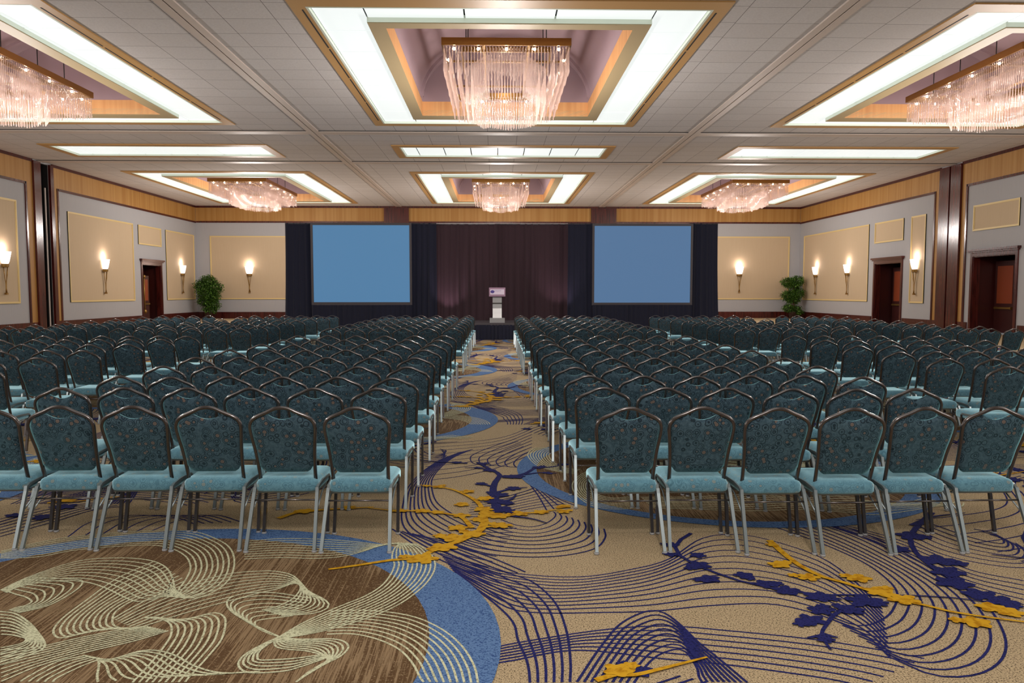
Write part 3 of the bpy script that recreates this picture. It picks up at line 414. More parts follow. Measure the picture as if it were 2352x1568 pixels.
# framed wallpaper panels
def wpanel(label, axis, P, a0, a1, z0, z1):
    cx = (a0+a1)/2; hw = (a1-a0)/2
    if axis == 'y': o = thing('wall_panel', label, 'wall panel', (cx, P-.002, 0)); f = lambda a, d: (a, -d)
    else:
        s = 1 if P > 0 else -1; o = thing('wall_panel', label, 'wall panel', (P-s*.002, cx, 0)); f = lambda a, d: (-s*d, a)
    o['group'] = 'framed cream wall panels'
    def bx(b, q0, q1, d0, d1, zz0, zz1):
        x0, y0 = f(q0, d0); x1, y1 = f(q1, d1); b.box(x0, x1, y0, y1, zz0, zz1)
    b = MB(); bx(b, -hw+.05, hw-.05, 0, .012, z0+.05, z1-.05); b.build('wallpaper', M['wall_cream'], o)
    b = MB(); w = .075
    for w, d in ((.075,.03),(.045,.045)):
        bx(b, -hw, -hw+w, 0, d, z0, z1); bx(b, hw-w, hw, 0, d, z0, z1); bx(b, -hw+w, hw-w, 0, d, z0, z0+w); bx(b, -hw+w, hw-w, 0, d, z1-w, z1)
    b.build('molding', M['molding'], o); return o
wpanel('large cream wall panel between the wooden post and the brass-rodded door', 'x', XL, 33.2, 39.05, 1.21, 5.20)
wpanel('small cream wall panel above the brass-rodded door', 'x', XL, 39.62, 42.28, 4.18, 5.20)
wpanel('cream wall panel beside the bushy full potted tree', 'x', XL, 42.85, 46.8, 1.21, 5.20)
wpanel('cream wall panel cut off by the photo\'s left edge', 'x', XL, 26.6, 29.72, 1.21, 5.26)
wpanel('wide cream wall panel with two torch lamps', 'x', XR, 38.35, 46.5, 1.17, 5.17)
wpanel('small cream wall panel above the farther right-hand doorway', 'x', XR, 35.08, 37.76, 4.13, 5.17)
wpanel('narrow upright cream wall panel with one torch lamp', 'x', XR, 33.25, 34.42, 1.15, 5.17)
wpanel('small cream wall panel above the nearer right-hand doorway', 'x', XR, 27.24, 29.92, 4.12, 5.15)
wpanel('cream back-wall panel beside the black drape and left screen', 'y', YB, -17.98, -8.3, 1.21, 5.18)
wpanel('cream back-wall panel beside the black drape and right screen', 'y', YB, 8.6, 18.73, 1.19, 5.19)

# torch wall lamps
SC = None
def sconce_proto():
    o = thing('wall_lamp', '', 'wall lamp')
    b = MB(); n = 18  # half bowl shade
    def halfbowl(b, prof, m=0):
        vs = []; k = 13
        for r, z in prof:
            for i in range(k):
                a = math.pi*i/(k-1); vs.append((r*math.cos(a), -r*.85*math.sin(a)-.01, z))
        fs = [(j*k+i, j*k+i+1, (j+1)*k+i+1, (j+1)*k+i) for j in range(len(prof)-1) for i in range(k-1)]
        fs += [tuple(range(k-1,-1,-1)), tuple((len(prof)-1)*k+i for i in range(k))]
        fs += [((j+1)*k, j*k, j*k+k-1, (j+1)*k+k-1) for j in range(len(prof)-1)]
        b.add(vs, fs, m, False)
    halfbowl(b, [(.15,-.46),(.19,-.38),(.235,-.2),(.27,-.02),(.275,0)]); b.build('lamp_shade', M['shade'], o)
    b = MB(); halfbowl(b, [(.14,-.60),(.17,-.58),(.18,-.48),(.165,-.465)]); b.build('collar', M['bronze'], o)
    b = MB()
    for x0, y0 in ((-.12,-.05),(.12,-.05),(0,-.13)):
        b.tube([(x0,y0,-.58),(x0*.55,y0*.8,-.9),(x0*.2,-.05,-1.18),(x0*.12,-.045,-1.4),(x0*.3,-.05,-1.6)], [.016,.015,.014,.014,.018], 6)
    b.build('torch_rods', M['bronze'], o)
    b = MB(); b.box(-.05, .05, -.09, 0, -1.64, -1.57); b.build('finial', M['bronze'], o)
    return o
SC = sconce_proto(); first = True
def sconce(x, y, rz, z, label):
    global first
    o = SC if first else copy_tree(SC); first = False
    o.location = (x, y, z); o.rotation_euler = (0,0,rz); tag(o, label, 'wall lamp', 'torch wall lamps')
    l = bpy.data.lights.new('sconce_light', 'POINT'); l.energy = 15; l.color = (1,.82,.76); l.shadow_soft_size = .10
    q = bpy.data.objects.new('sconce_light', l); C.objects.link(q); d = Vector((math.sin(rz), -math.cos(rz), 0)); q.location = Vector((x,y,z+.16)) + d*.16
sconce(-15.55, YB-.055, 0, 3.27, 'torch wall lamp on the back wall near the bushy tree')
sconce(15.52, YB-.055, 0, 3.27, 'torch wall lamp on the back wall near the tiered tree')
sconce(XL+.055, 28.8, math.pi/2, 3.2, 'torch wall lamp cut by the left edge of the photo')
sconce(XL+.055, 36.05, math.pi/2, 3.22, 'torch wall lamp in the large panel between post and door')
sconce(XL+.055, 44.85, math.pi/2, 3.24, 'torch wall lamp between the brass-rodded door and bushy tree')
sconce(XR-.055, 44.55, -math.pi/2, 3.17, 'torch wall lamp next to the tiered tree, on the wide panel')
sconce(XR-.055, 40.5, -math.pi/2, 3.17, 'second torch wall lamp of the wide panel, nearer the doorway')
sconce(XR-.055, 33.9, -math.pi/2, 3.17, 'torch wall lamp on the narrow upright panel')

# ------------------------------------------------------------------ ceiling lights
def slab(b, x0, x1, y0, y1, z0, z1, m=0): b.box(x0, x1, y0, y1, z0, z1, m)
def coffer(y, hl):
    o = thing('light_coffer', '', 'ceiling light')
    X1, X0 = 3.88, 2.83; W = 4.17; yi0, yi1 = -hl+.70, hl-.80      # luminous ring outer / inner
    y0, y1 = -hl-.38, hl+.30
    b = MB()
    slab(b, -W, -X1, y0, y1, -.03, .12); slab(b, X1, W, y0, y1, -.03, .12); slab(b, -X1, X1, y0, -hl, -.03, .12); slab(b, -X1, X1, hl, y1, -.03, .12)
    b.build('outer_frame', M['gold_frame'], o)
    b = MB(); w = .05
    slab(b, -X1, -X1+w, -hl, hl, -.032, .06); slab(b, X1-w, X1, -hl, hl, -.032, .06); slab(b, -X1+w, X1-w, -hl, -hl+w, -.032, .06); slab(b, -X1+w, X1-w, hl-w, hl, -.032, .06)
    b.build('lit_inner_lip', M['lip'], o)
    b = MB(); L = 2*hl-.5
    for s in (-1, 1):
        for k in range(4):
            a = -hl+.15+k*L/4; slab(b, s*(X1+.07), s*(X1+.10), a, a+L/4-.1, -.034, -.02)
    b.build('air_slot', M['slot'], o)
    g = .018
    def panel(x0, x1, ya, yb):
        p = MB(); slab(p, x0+g, x1-g, ya+g, yb-g, .03, .05); p.build('light_panel', M['panel'], o)
    for s in (-1, 1):
        for k in range(7):
            a = -hl+w; h = (2*hl-2*w)/7
            x0, x1 = sorted((s*(X1-w), s*X0)); panel(x0, x1, a+k*h, a+(k+1)*h)
    for ya, yb in ((-hl+w, yi0), (yi1, hl-w)):
        for xa, xb in ((-X0,-.9),(-.9,.9),(.9,X0)): panel(xa, xb, ya, yb)
    b = MB(); slab(b, -X1, -2.55, -hl, hl, .10, .14); slab(b, 2.55, X1, -hl, hl, .10, .14); slab(b, -2.55, 2.55, -hl, yi0+.2, .10, .14); slab(b, -2.55, 2.55, yi1-.4, hl, .10, .14); b.build('housing', M['slot'], o)
    # inner soffit beam, panel glow painted pale on its outer faces
    xo = 2.50; yo0, yo1 = yi0+.28, yi1-.52
    b = MB(); zb = -.08
    slab(b, -X0, -xo, yi0, yi1, zb, .09); slab(b, xo, X0, yi0, yi1, zb, .09); slab(b, -xo, xo, yi0, yo0, zb, .09); slab(b, -xo, xo, yo1, yi1, zb, .09)
    b.build('soffit_beam', M['beam'], o)
    b = MB(); e = .008
    slab(b, -X0-e, X0+e, yi0-e, yi0, zb+.02, .09); slab(b, -X0-e, -X0, yi0, yi1, zb+.02, .09); slab(b, X0, X0+e, yi0, yi1, zb+.02, .09)
    b.build('beam_lip', M['lip'], o)
    b = MB(); zf = .34
    slab(b, -xo-.02, -xo, yo0, yo1, .09, zf); slab(b, xo, xo+.02, yo0, yo1, .09, zf); slab(b, -xo, xo, yo0-.02, yo0, .09, zf); slab(b, -xo, xo, yo1, yo1+.02, zb+.001, zf)
    slab(b, -xo-.02, -xo+.001, yo0, yo1, zb+.002, .10); slab(b, xo-.001, xo+.02, yo0, yo1, zb+.002, .10)
    b.build('fascia', M['maple'], o)
    b = MB(); K = 24; vs = []
    R = 1.75
    for yy in (yo0, yo1):
        for i in range(K+1):
            a = math.pi*i/K; vs.append((-xo*math.cos(a), yy, zf+R*math.sin(a)))
    fs = [(i, i+1, K+1+i+1, K+1+i) for i in range(K)]; b.add(vs, fs, 0, True)
    b.add([vs[i] for i in range(K+1)], [tuple(range(K+1))]); b.add([vs[K+1+i] for i in range(K+1)], [tuple(range(K,-1,-1))])
    # arched rib bands
    for yy in (yo0+.9, yo1-.6):
        v2 = []
        for i in range(K+1):
            a = math.pi*i/K; cx_, sz = math.cos(a), math.sin(a)
            for r_, dy in ((1,0),(.965,0),(.965,.12),(1,.12)): v2.append((-xo*r_*cx_, yy+dy, zf+R*r_*sz))
        b.add(v2, [(4*i+q, 4*i+q+1, 4*i+5+q, 4*i+4+q) for i in range(K) for q in range(3)])
    b.build('vault', M['mauve'], o)
    return o
WHERE = {(0,0): 'over the chairs on the left, partly out of frame', (1,0): 'over the centre aisle, the big nearer one', (2,0): 'over the chairs on the right, partly out of frame',
         (0,1): 'far one toward the wall with the bushy tree', (1,1): 'far one straight above the podium and curtains', (2,1): 'far one toward the wall with the tiered tree'}
for j, c in enumerate(COF):
    o = coffer(c['y'], c['hl'])
    for i, cx in enumerate(CXS):
        q = o if i == 0 else copy_tree(o)
        q.location = (cx, c['y'], ZC); tag(q, 'luminous square ceiling coffer '+WHERE[i, j], 'ceiling light', 'luminous ceiling coffers')
# long strip lights between
def strip():
    o = thing('strip_light', '', 'ceiling light'); W, X1 = 4.15, 3.88; y0, y1, a, c = -1.27, 1.28, -.97, .98
    b = MB(); slab(b, -W, -X1, y0, y1, -.03, .12); slab(b, X1, W, y0, y1, -.03, .12); slab(b, -X1, X1, y0, a, -.03, .12); slab(b, -X1, X1, c, y1, -.03, .12); b.build('outer_frame', M['gold_frame'], o)
    b = MB(); w = .05; slab(b, -X1, -X1+w, a, c, -.032, .06); slab(b, X1-w, X1, a, c, -.032, .06); slab(b, -X1+w, X1-w, a, a+w, -.032, .06); slab(b, -X1+w, X1-w, c-w, c, -.032, .06); b.build('lit_inner_lip', M['lip'], o)
    xs = [-X1+w, -3.3, -2.27, -1.25, -.22, .80, 1.83, 2.86, X1-w]
    for k in range(8):
        p = MB(); slab(p, xs[k]+.02, xs[k+1]-.02, a+w, c-w, .03, .05); p.build('light_panel', M['panel'], o)
    b = MB(); slab(b, -X1, X1, a, c, .10, .14); b.build('housing', M['slot'], o)
    return o
o = strip()
for i, cx in enumerate(CXS):
    q = o if i == 0 else copy_tree(o); q.location = (cx, 28.97, ZC)
    tag(q, 'long luminous ceiling strip '+('toward the wall with the bushy tree', 'in the middle bay between the coffers', 'toward the wall with the tiered tree')[i], 'ceiling light', 'luminous ceiling strips')

# crystal chandeliers
def rod_shape(b, x, y, z0, z1, r=.011):
    L_ = z0-z1; b.tube([(x,y,z0),(x,y,z0-.05),(x,y,z0-.055),(x,y,z0-.11),(x,y,z0-.115),(x,y,z1+.03),(x,y,z1)], [r*.5,r*1.3,r*.5,r*1.3,r*.6,r*1.15,r*.35], 5, 0, False)
def ring_pts(poly, sp):
    out = []
    for i in range(len(poly)):
        a = np.array(poly[i]); c = np.array(poly[(i+1) % len(poly)]); d = np.linalg.norm(c-a); k = max(1, int(d/sp))
        out += [tuple(a+(c-a)*q/k) for q in range(k)]
    return out
def chandelier(hy, rods):
    o = thing('chandelier', '', 'chandelier'); hx = 1.42
    rect = lambda ix, iy: [(-hx+ix,-hy+iy),(hx-ix,-hy+iy),(hx-ix,hy-iy),(-hx+ix,hy-iy)]
    b = MB(); z0, z1 = .0, .16; t_ = .03
    slab(b, -hx, hx, -hy, -hy+t_, z0, z1); slab(b, -hx, hx, hy-t_, hy, z0, z1); slab(b, -hx, -hx+t_, -hy+t_, hy-t_, z0, z1); slab(b, hx-t_, hx, -hy+t_, hy-t_, z0, z1)
    b.build('rim', M['brass'], o)
    b = MB(); slab(b, -hx+.4, hx-.4, -hy+.4, -hy+.43, -.02, .10); slab(b, -hx+.4, hx-.4, hy-.43, hy-.4, -.02, .10); slab(b, -hx+.4, -hx+.43, -hy+.4, hy-.4, -.02, .10); slab(b, hx-.43, hx-.4, -hy+.4, hy-.4, -.02, .10)
    for q in (-1, 1): slab(b, -hx+.03, hx-.03, q*hy*.45-.03, q*hy*.45+.03, .02, .06); slab(b, q*.5-.03, q*.5+.03, -hy+.03, hy-.03, .02, .06)
    b.build('inner_frame', M['brass'], o)
    oct_ = lambda s: [(-.45*s,-hy*.86*s),(.45*s,-hy*.86*s),(.95*s,-hy*.45*s),(.95*s,hy*.45*s),(.45*s,hy*.72*s),(-.45*s,hy*.72*s),(-.95*s,hy*.45*s),(-.95*s,-hy*.45*s)]
    spec = []
    for (poly, zt, zb, sp) in ((rect(.045,.045), .0, -.56, .066), (rect(.16,.16), .0, -.60, .07), (rect(.33,.33), -.02, -.66, .075), (oct_(1.0), -.10, -.92, .06), (oct_(.86), -.10, -.98, .065)):
        for q, (x, y) in enumerate(ring_pts(poly, sp)):
            spec.append((x, y, zt, zb+.025*math.sin(q*.55)+random.uniform(-.02,.02)))
    near = sorted(range(len(spec)), key=lambda i: (spec[i][1]))
    pick = set(near[:90]) if rods else set()
    b = MB()
    for i, (x, y, a, c) in enumerate(spec):
        if i in pick:
            r = MB(); rod_shape(r, 0, 0, 0, c-a); ro = r.build('crystal_rod', M['crystal'], o); ro.location = (x, y, a)
        else: rod_shape(b, x, y, a, c)
    cu = b.build('crystal_strands', M['crystal'], o); cu['kind'] = 'stuff'
    b = MB()
    for x in (-.9, .9):
        for y in (-hy*.8, -hy*.3, hy*.3, hy*.8): b.tube([(x,y,.06),(x,y,1.0)], .012, 5)
    b.build('hanger', M['slot'], o)
    pts = [(x, s*(hy-.10)) for s in (-1,1) for x in (-1.15,-.62,0,.62,1.15)] + [(s*(hx-.10), y) for s in (-1,1) for y in (-hy*.62,-hy*.2,hy*.2,hy*.62)]
    bm_ = MB(); bm_.sphere((0,0,0), .032, 8, 6); me = bm_.mesh('bulb', M['bulb'])
    for x, y in pts:
        q = link('bulb', me, o); q.location = (x, y, -.05)
    return o
CH = {(0,0): 'crystal chandelier cut off by the left edge of the photo', (1,0): 'large crystal chandelier hanging over the centre aisle', (2,0): 'crystal chandelier cut off by the right edge of the photo',
      (0,1): 'far crystal chandelier toward the bushy tree', (1,1): 'small-looking far crystal chandelier above the podium', (2,1): 'far crystal chandelier toward the tiered tree'}
for j, c in enumerate(COF):
    y0, y1 = c['ch']; hy = (y1-y0)/2; o = chandelier(hy, j == 0)
    for i, cx in enumerate(CXS):
        q = o if i == 0 else copy_tree(o); q.location = (cx-.05, (y0+y1)/2, 7.03)
        tag(q, CH[i, j], 'chandelier', 'crystal chandeliers')
        for k in range(3):
            l = bpy.data.lights.new('chandelier_fill', 'POINT'); l.energy = 300; l.color = (1,.925,.875); l.shadow_soft_size = .18
            lo = bpy.data.objects.new('chandelier_fill', l); C.objects.link(lo); lo.location = (cx-.05, (y0+y1)/2+(k-1)*hy*.6, 5.0)  # added fill floating below the rods to brighten the ceiling
        for k in (-1, 1):
            l = bpy.data.lights.new('chandelier_top_light', 'POINT'); l.energy = 13; l.color = (1,.80,.76); l.shadow_soft_size = .15
            lo = bpy.data.objects.new('chandelier_top_light', l); C.objects.link(lo); lo.location = (cx-.05, (y0+y1)/2+k*hy*.5, 7.42)

# ------------------------------------------------------------------ stage, drapes, screens, podium
def pleat(b, x0, x1, y, z0, z1, amp, wave, seed, m=0, flare=0., nz=10):
    rnd = random.Random(seed); n_ = int((x1-x0)/wave*8)+2; vs = []; ph = [rnd.uniform(0,6.28) for _ in range(4)]
    for k in range(nz+1):
        t_ = k/nz; z = z0+(z1-z0)*t_
        for i in range(n_+1):
            u = i/n_; x = x0+(x1-x0)*u; a = 2*math.pi*x/wave
            d = math.sin(a+ph[0]+.8*math.sin(a*.31+ph[1]))*(.65+.35*math.sin(a*.17+ph[2])) + .3*math.sin(a*2.1+ph[3])
            w = amp*(.45+.55*(1-t_)) if z1-z0 > 1.2 else amp
            xx = x + flare*(u-.5)*(1-t_)**2
            vs.append((xx, y - d*w - .10*(1-t_)**3*(amp > .05), z))
    N = n_+1; fs = [(k*N+i, k*N+i+1, (k+1)*N+i+1, (k+1)*N+i) for k in range(nz) for i in range(n_)]
    o2 = len(vs); vs2 = [(x, yy+.012, z) for x, yy, z in vs]
    fs2 = [tuple(q+o2 for q in reversed(f)) for f in fs]
    edge = [(k*N, (k+1)*N, (k+1)*N+o2, k*N+o2) for k in range(nz)] + [(k*N+n_, k*N+n_+o2, (k+1)*N+n_+o2, (k+1)*N+n_) for k in range(nz)]
    b.add(vs+vs2, fs+fs2+edge, m, True); return b
YD = 28.45
def drape(x0, x1, y, z1, mk, label, seed, flare=0., wave=.24, z0=.01):
    o = thing('drape', label, 'curtain', ((x0+x1)/2, y, 0)); c = (x0+x1)/2
    pleat(MB(), x0-c, x1-c, 0, z0, z1, .06 if wave < .26 else .075, wave, seed, 0, flare).build('cloth', M[mk], o)
    b = MB(); b.tube([(x0-c,0,z1-.03),(x1-c,0,z1-.03)], .02, 6); b.build('pipe', M['screen_frame'], o); return o
drape(-8.0,-6.9, YD, 4.27, 'black_velour', 'black drape at the outer side of the left screen', 1, .15)
drape(-3.34,-2.28, YD, 4.28, 'black_velour', 'black drape between the left screen and plum curtains', 2, .06)
drape(-2.36,.04, YD+.16, 4.26, 'plum_velour', 'plum curtain behind the podium, half nearer the left screen', 3, .0, .27)
drape(-.04, 2.82, YD+.40, 4.29, 'plum_velour', 'plum curtain behind the podium, half nearer the right screen', 4, .0, .27)
drape(2.74,3.80, YD, 4.28, 'black_velour', 'black drape between the plum curtains and right screen', 5, .06)
drape(7.42,8.50, YD, 4.29, 'black_velour', 'black drape at the outer side of the right screen', 6, .18)
def screen(x0, x1, z0, z1, key, label):
    c = (x0+x1)/2; o = thing('projection_screen', label, 'projection screen', (c, YD-.18, 0)); h = (x1-x0)/2
    b = MB(); w = .085; b.box(-h, -h+w, -.03, .03, z0, z1); b.box(h-w, h, -.03, .03, z0, z1); b.box(-h+w, h-w, -.03, .03, z0, z0+w+.02); b.box(-h+w, h-w, -.03, .03, z1-w, z1); b.build('screen_frame', M['screen_frame'], o)
    b = MB(); b.box(-h+w, h-w, -.008, .008, z0+w+.02, z1-w); b.build('screen_surface', M[key], o)
    b = MB()
    for s in (-1, 1): b.box(s*(h-.35)-.03, s*(h-.35)+.03, -.02, .02, .03, z0); b.box(s*(h-.35)-.03, s*(h-.35)+.03, -.5, .5, .0, .04)
    b.build('leg_frame', M['screen_frame'], o)
screen(-7.0,-3.2, 1.17, 4.26, 'screen_l', 'wide blue projection screen on the left of the stage')
screen(3.65,7.50, 1.15, 4.25, 'screen_r', 'wide slate-blue projection screen on the right of the stage')
for x0, x1, s, lb in ((-6.98,-3.22, 11, 'left'), (3.67,7.48, 12, 'right')):
    c = (x0+x1)/2; b = pleat(MB(), x0-c, x1-c, 0, .01, 1.17, .03, .2, s); o = b.build('screen_skirt', M['black_velour']); o.location = (c, YD-.26, 0)
    tag(o, 'black pleated skirt hanging below the %s projection screen' % lb, 'skirt')
# stage
o = thing('stage', 'low black stage platform with pleated skirt under the podium', 'stage', (.25, 27.0, 0))
b = MB(); b.box(-2.7, 2.7, -1.25, 1.28, .54, .585); b.build('deck', M['stage_top'], o)
b = MB(); b.box(-2.71, 2.71, -1.285, -1.25, .50, .585); b.build('edge', M['screen_frame'], o)
pleat(MB(), -2.7, 2.7, -1.30, .005, .52, .035, .13, 21, 0, .0, 4).build('skirt', M['black_velour'], o)
b = MB()
for x in (-2.5, 0, 2.5):
    for y in (-1.0, 1.0): b.box(x-.03, x+.03, y-.03, y+.03, 0, .54)
b.build('leg', M['screen_frame'], o)
# podium
o = thing('podium', 'silver podium with a logo sign standing on the stage', 'podium', (.03, 26.1, .585))
b = MB(); b.box(-.265, .265, -.2, .2, 0, .165); b.build('base', M['aluminium'], o)
b = MB(); P_ = [(-.15,.165),(-.10,.32),(-.055,.5),(-.05,.65),(-.10,.70),(-.10,.90)]
vs = []
for y, z in P_:
    for x in (-.16, .16): vs.append((x, y-.02, z))
for y, z in P_:
    for x in (-.16, .16): vs.append((x, y+.10, z))
k = len(P_); fs = [(2*i, 2*i+1, 2*i+3, 2*i+2) for i in range(k-1)] + [(2*k+2*i+1, 2*k+2*i, 2*k+2*i+2, 2*k+2*i+3) for i in range(k-1)] + [(2*i, 2*i+2, 2*k+2*i+2, 2*k+2*i) for i in range(k-1)] + [(2*i+3, 2*i+1, 2*k+2*i+1, 2*k+2*i+3) for i in range(k-1)]
b.add(vs, fs, 0, False); b.build('column', M['aluminium'], o)
b = MB(); b.add([(-.285,-.22,.92),(.285,-.22,.92),(.285,.22,.98),(-.285,.22,.98),(-.285,-.22,1.23),(.285,-.22,1.23),(.285,.22,1.12),(-.285,.22,1.12)], [(0,3,2,1),(4,5,6,7),(0,1,5,4),(1,2,6,5),(2,3,7,6),(3,0,4,7)]); b.build('reading_desk', M['sign_frame'], o)
b = MB(); b.box(-.245, .245, -.232, -.221, .985, 1.17); sg = b.build('sign', M['sign'], o)
b = MB()
for q in range(8):
    a = 2*math.pi*q/8; cx_, cz = -.165+.036*math.cos(a), 1.085+.036*math.sin(a)
    ring_ = [(cx_+.022*math.cos(2*math.pi*i/10)*abs(math.cos(a))+.018*math.cos(2*math.pi*i/10), -.236-.0004*q, cz+.022*math.sin(2*math.pi*i/10)) for i in range(10)]
    b.add(ring_ + [(x, -.2325, z) for x, _, z in ring_], [tuple(range(9,-1,-1))] + [(i, (i+1) % 10, 10+(i+1) % 10, 10+i) for i in range(10)])
b.build('logo', M['purple'], sg)
cu = bpy.data.curves.new('lettering', 'FONT'); cu.body = 'HYATT'; cu.size = .058; cu.extrude = .0015; cu.space_character = 1.35; cu.materials.append(M['purple'])
t0 = link('lettering_curve', cu); bpy.context.view_layer.update(); me = bpy.data.meshes.new_from_object(t0.evaluated_get(bpy.context.evaluated_depsgraph_get())); bpy.data.objects.remove(t0); tx = link('lettering', me, sg); tx.location = (-.09, -.2335, 1.092); tx.rotation_euler = (math.pi/2,0,0)

# ------------------------------------------------------------------ plants
def ficus(label, x, y, clumps, seed):
    rnd = random.Random(seed); o = thing('potted_tree', label, 'plant', (x, y, 0))
    b = MB(); b.lathe([(.17,0),(.24,.42),(.26,.44),(.22,.44)], (0,0,0), 20); b.build('pot', M['pot'], o)
    b = MB()
    for dx, dy in ((-.05,0),(.06,.03),(.0,-.05)):
        b.tube([(dx*.6,dy,.40),(dx*2+.02,dy,.9),(-dx*1.2,dy,1.5),(dx,dy,2.2)], [.03,.026,.02,.012], 6)
    for cx, cz, rx, rz_ in clumps: b.tube([(0,0,max(.45,cz-.5)),(cx*.6,0,cz-.1),(cx,0,cz+.1)], [.012,.009,.006], 5)
    b.build('trunk', M['trunk'], o)
    b = MB()
    for cx, cz, rx, rz_ in clumps:
        for _ in range(int(900*rx*rz_/.12)):
            while True:
                p = np.array([rnd.uniform(-1,1) for _ in range(3)])
                if .25 < np.dot(p,p) < 1: p = p*rnd.choice((1,1,1,1.18,1.35)); break
            c = np.array([cx+p[0]*rx, p[1]*rx*.8, cz+p[2]*rz_]); a = rnd.uniform(0,6.28); tl = rnd.uniform(-1.1,.3); Ln = rnd.uniform(.09,.16); w = Ln*.24
            d = np.array([math.cos(a)*math.cos(tl), math.sin(a)*math.cos(tl), math.sin(tl)]); s = np.cross(d, [0,0,1]); s /= np.linalg.norm(s)+1e-6; up = np.cross(s, d)
            if not (XL+.22 < x+c[0] < XR-.22 and y+c[1] < YB-.2): continue
            b.add([c, c+d*Ln*.45+s*w+up*.008, c+d*Ln, c+d*Ln*.45-s*w+up*.008, c+d*Ln*.45-up*.006], [(0,4,1),(1,4,2),(2,4,3),(3,4,0)])
    b.build('foliage', M['leaf'], o); return o
ficus('bushy full potted tree in the left back corner', -17.7, 45.9, [(.05,2.35,.42,.34),(-.35,2.05,.42,.34),(.4,1.95,.45,.38),(-.1,1.65,.52,.38),(.3,1.4,.42,.32),(-.15,1.15,.44,.34),(.25,.9,.42,.3),(.12,.62,.4,.24)], 5)
ficus('tiered potted tree with leafy clumps in the right back corner', 18.5, 45.9, [(-.3,2.3,.42,.28),(.3,2.4,.38,.28),(.0,2.1,.5,.2),(.25,1.62,.5,.3),(-.2,1.45,.48,.3),(.05,1.2,.42,.22),(-.25,.68,.34,.24),(.2,.6,.36,.24),(.4,.42,.28,.16)], 6)

# ------------------------------------------------------------------ chairs
half = [(-.180,.155,.348),(-.180,.130,.43),(-.184,.100,.53),(-.191,.070,.63),(-.201,.042,.71),(-.207,.026,.765),(-.206,.019,.797),(-.193,.014,.828),(-.168,.010,.850),(-.135,.006,.866),(-.096,.003,.882),(-.045,.001,.906),(0,0,.913)]
full = half + [(-x,y,z) for x,y,z in half[-2::-1]]
FR = catmull(full, 3)
def w_at(z): # inner half width of the back at height z
    zz = [p[2] for p in half[:6]]; return float(np.interp(z, zz, [-p[0] for p in half[:6]]))-.010
def y_at(z): return float(np.interp(z, [p[2] for p in half], [p[1] for p in half]))
def h_at(x): # height of frame at |x|
    pts = [(-p[0], p[2]) for p in half[5:]][::-1]; return float(np.interp(abs(x), [p[0] for p in pts], [p[1] for p in pts]))
def make_backrest():
    b = MB(); nu, nv = 18, 11; top = []; vs = []
    for side in (0, 1):
        for j in range(nv+1):
            for i in range(nu+1):
                u = -1+2*i/nu; au = abs(u); xt = u*.194
                zt = h_at(xt)-.014
                if abs(xt) < .092: zt = min(zt, .836+.036*(abs(xt)/.092)**2)
                zb = .472+.045*max(0,(au-.75)/.25)**2
                t_ = j/nv; z = zb+(zt-zb)*t_; x = u*w_at(min(z,.77))
                edge = min(1, (1-au)*6)*min(1, t_*8)*min(1,(1-t_)*8)
                y = y_at(z) + ((.012+.022*edge) if side else (-.004-.009*edge))
                vs.append((x, y, z))
    N = nu+1; S = N*(nv+1); fs = []
    for j in range(nv):
        for i in range(nu):
            a = j*N+i; fs.append((a, a+1, a+N+1, a+N)); fs.append((S+a+N, S+a+N+1, S+a+1, S+a))
    for i in range(nu): fs.append((i+1, i, S+i, S+i+1)); a = nv*N+i; fs.append((a, a+1, S+a+1, S+a))
    for j in range(nv): a = j*N; fs.append((a, a+N, S+a+N, S+a)); c = a+nu; fs.append((c+N, c, S+c, S+c+N))
    return b.add(vs, fs, 0, True)
def make_seat():
    b = MB(); out = []
    def outline(ins):
        pts = []; y0, y1, wr, wf, r = .075+ins, .500-ins, .203-ins, .218-ins, max(.05-ins*.5, .012)
        for (cx, cy, a0) in ((wf-r, y1-r, 0), (-(wf-r), y1-r, 90), (-(wr-r), y0+r, 180), (wr-r, y0+r, 270)):
            for k in range(6):
                a = math.radians(a0+18*k); pts.append((cx+r*math.cos(a), cy+r*math.sin(a)))
        return pts
    lay = [(.02,.346),(.004,.352),(0,.363),(0,.400),(.006,.414),(.022,.426),(.06,.436),(.12,.441)]
    vs = []; K = 24
    for ins, z in lay: vs += [(x, y, z) for x, y in outline(ins)]
    fs = [(l*K+k, l*K+(k+1) % K, (l+1)*K+(k+1) % K, (l+1)*K+k) for l in range(len(lay)-1) for k in range(K)]
    fs.append(tuple((len(lay)-1)*K+k for k in range(K))); b.add(vs, fs, 0, True)
    b.add([(x, y, .345) for x, y in outline(.02)], [tuple(range(K-1,-1,-1))], 1); return b
def rear_leg(s, b=None):
    b = b or MB(); b.tube([(s*.202,.080,.376),(s*.204,.068,.345),(s*.216,-.085,.012)], .0145, 4, 0, True, math.pi/4); b.lathe([(.015,0),(.017,.004),(.016,.014)], (s*.216,-.086,0), 10, 1); return b
def front_leg(s, b=None):
    b = b or MB(); b.tube([(s*.212,.372,.382),(s*.213,.366,.34),(s*.217,.290,.012)], .0145, 4, 0, True, math.pi/4); b.lathe([(.015,0),(.017,.004),(.016,.014)], (s*.217,.290,0), 10, 1); return b
def seat_frame(b=None):
    b = b or MB()
    for s in (-1, 1):
        b.tube([(s*.202,.080,.370),(s*.206,.105,.386),(s*.209,.2,.396),(s*.211,.355,.392),(s*.212,.373,.380)], .0125, 4, 0, True, math.pi/4)
        b.tube([(s*.180,.155,.352),(s*.19,.19,.344),(s*.205,.30,.344)], .010, 6)
        b.tube([(s*.208,.01,.22),(s*.208,.20,.325),(s*.208,.30,.342)], .006, 5)
    b.box(-.198, .198, .12, .14, .330, .344); b.box(-.208, .208, .36, .38, .332, .346); return b
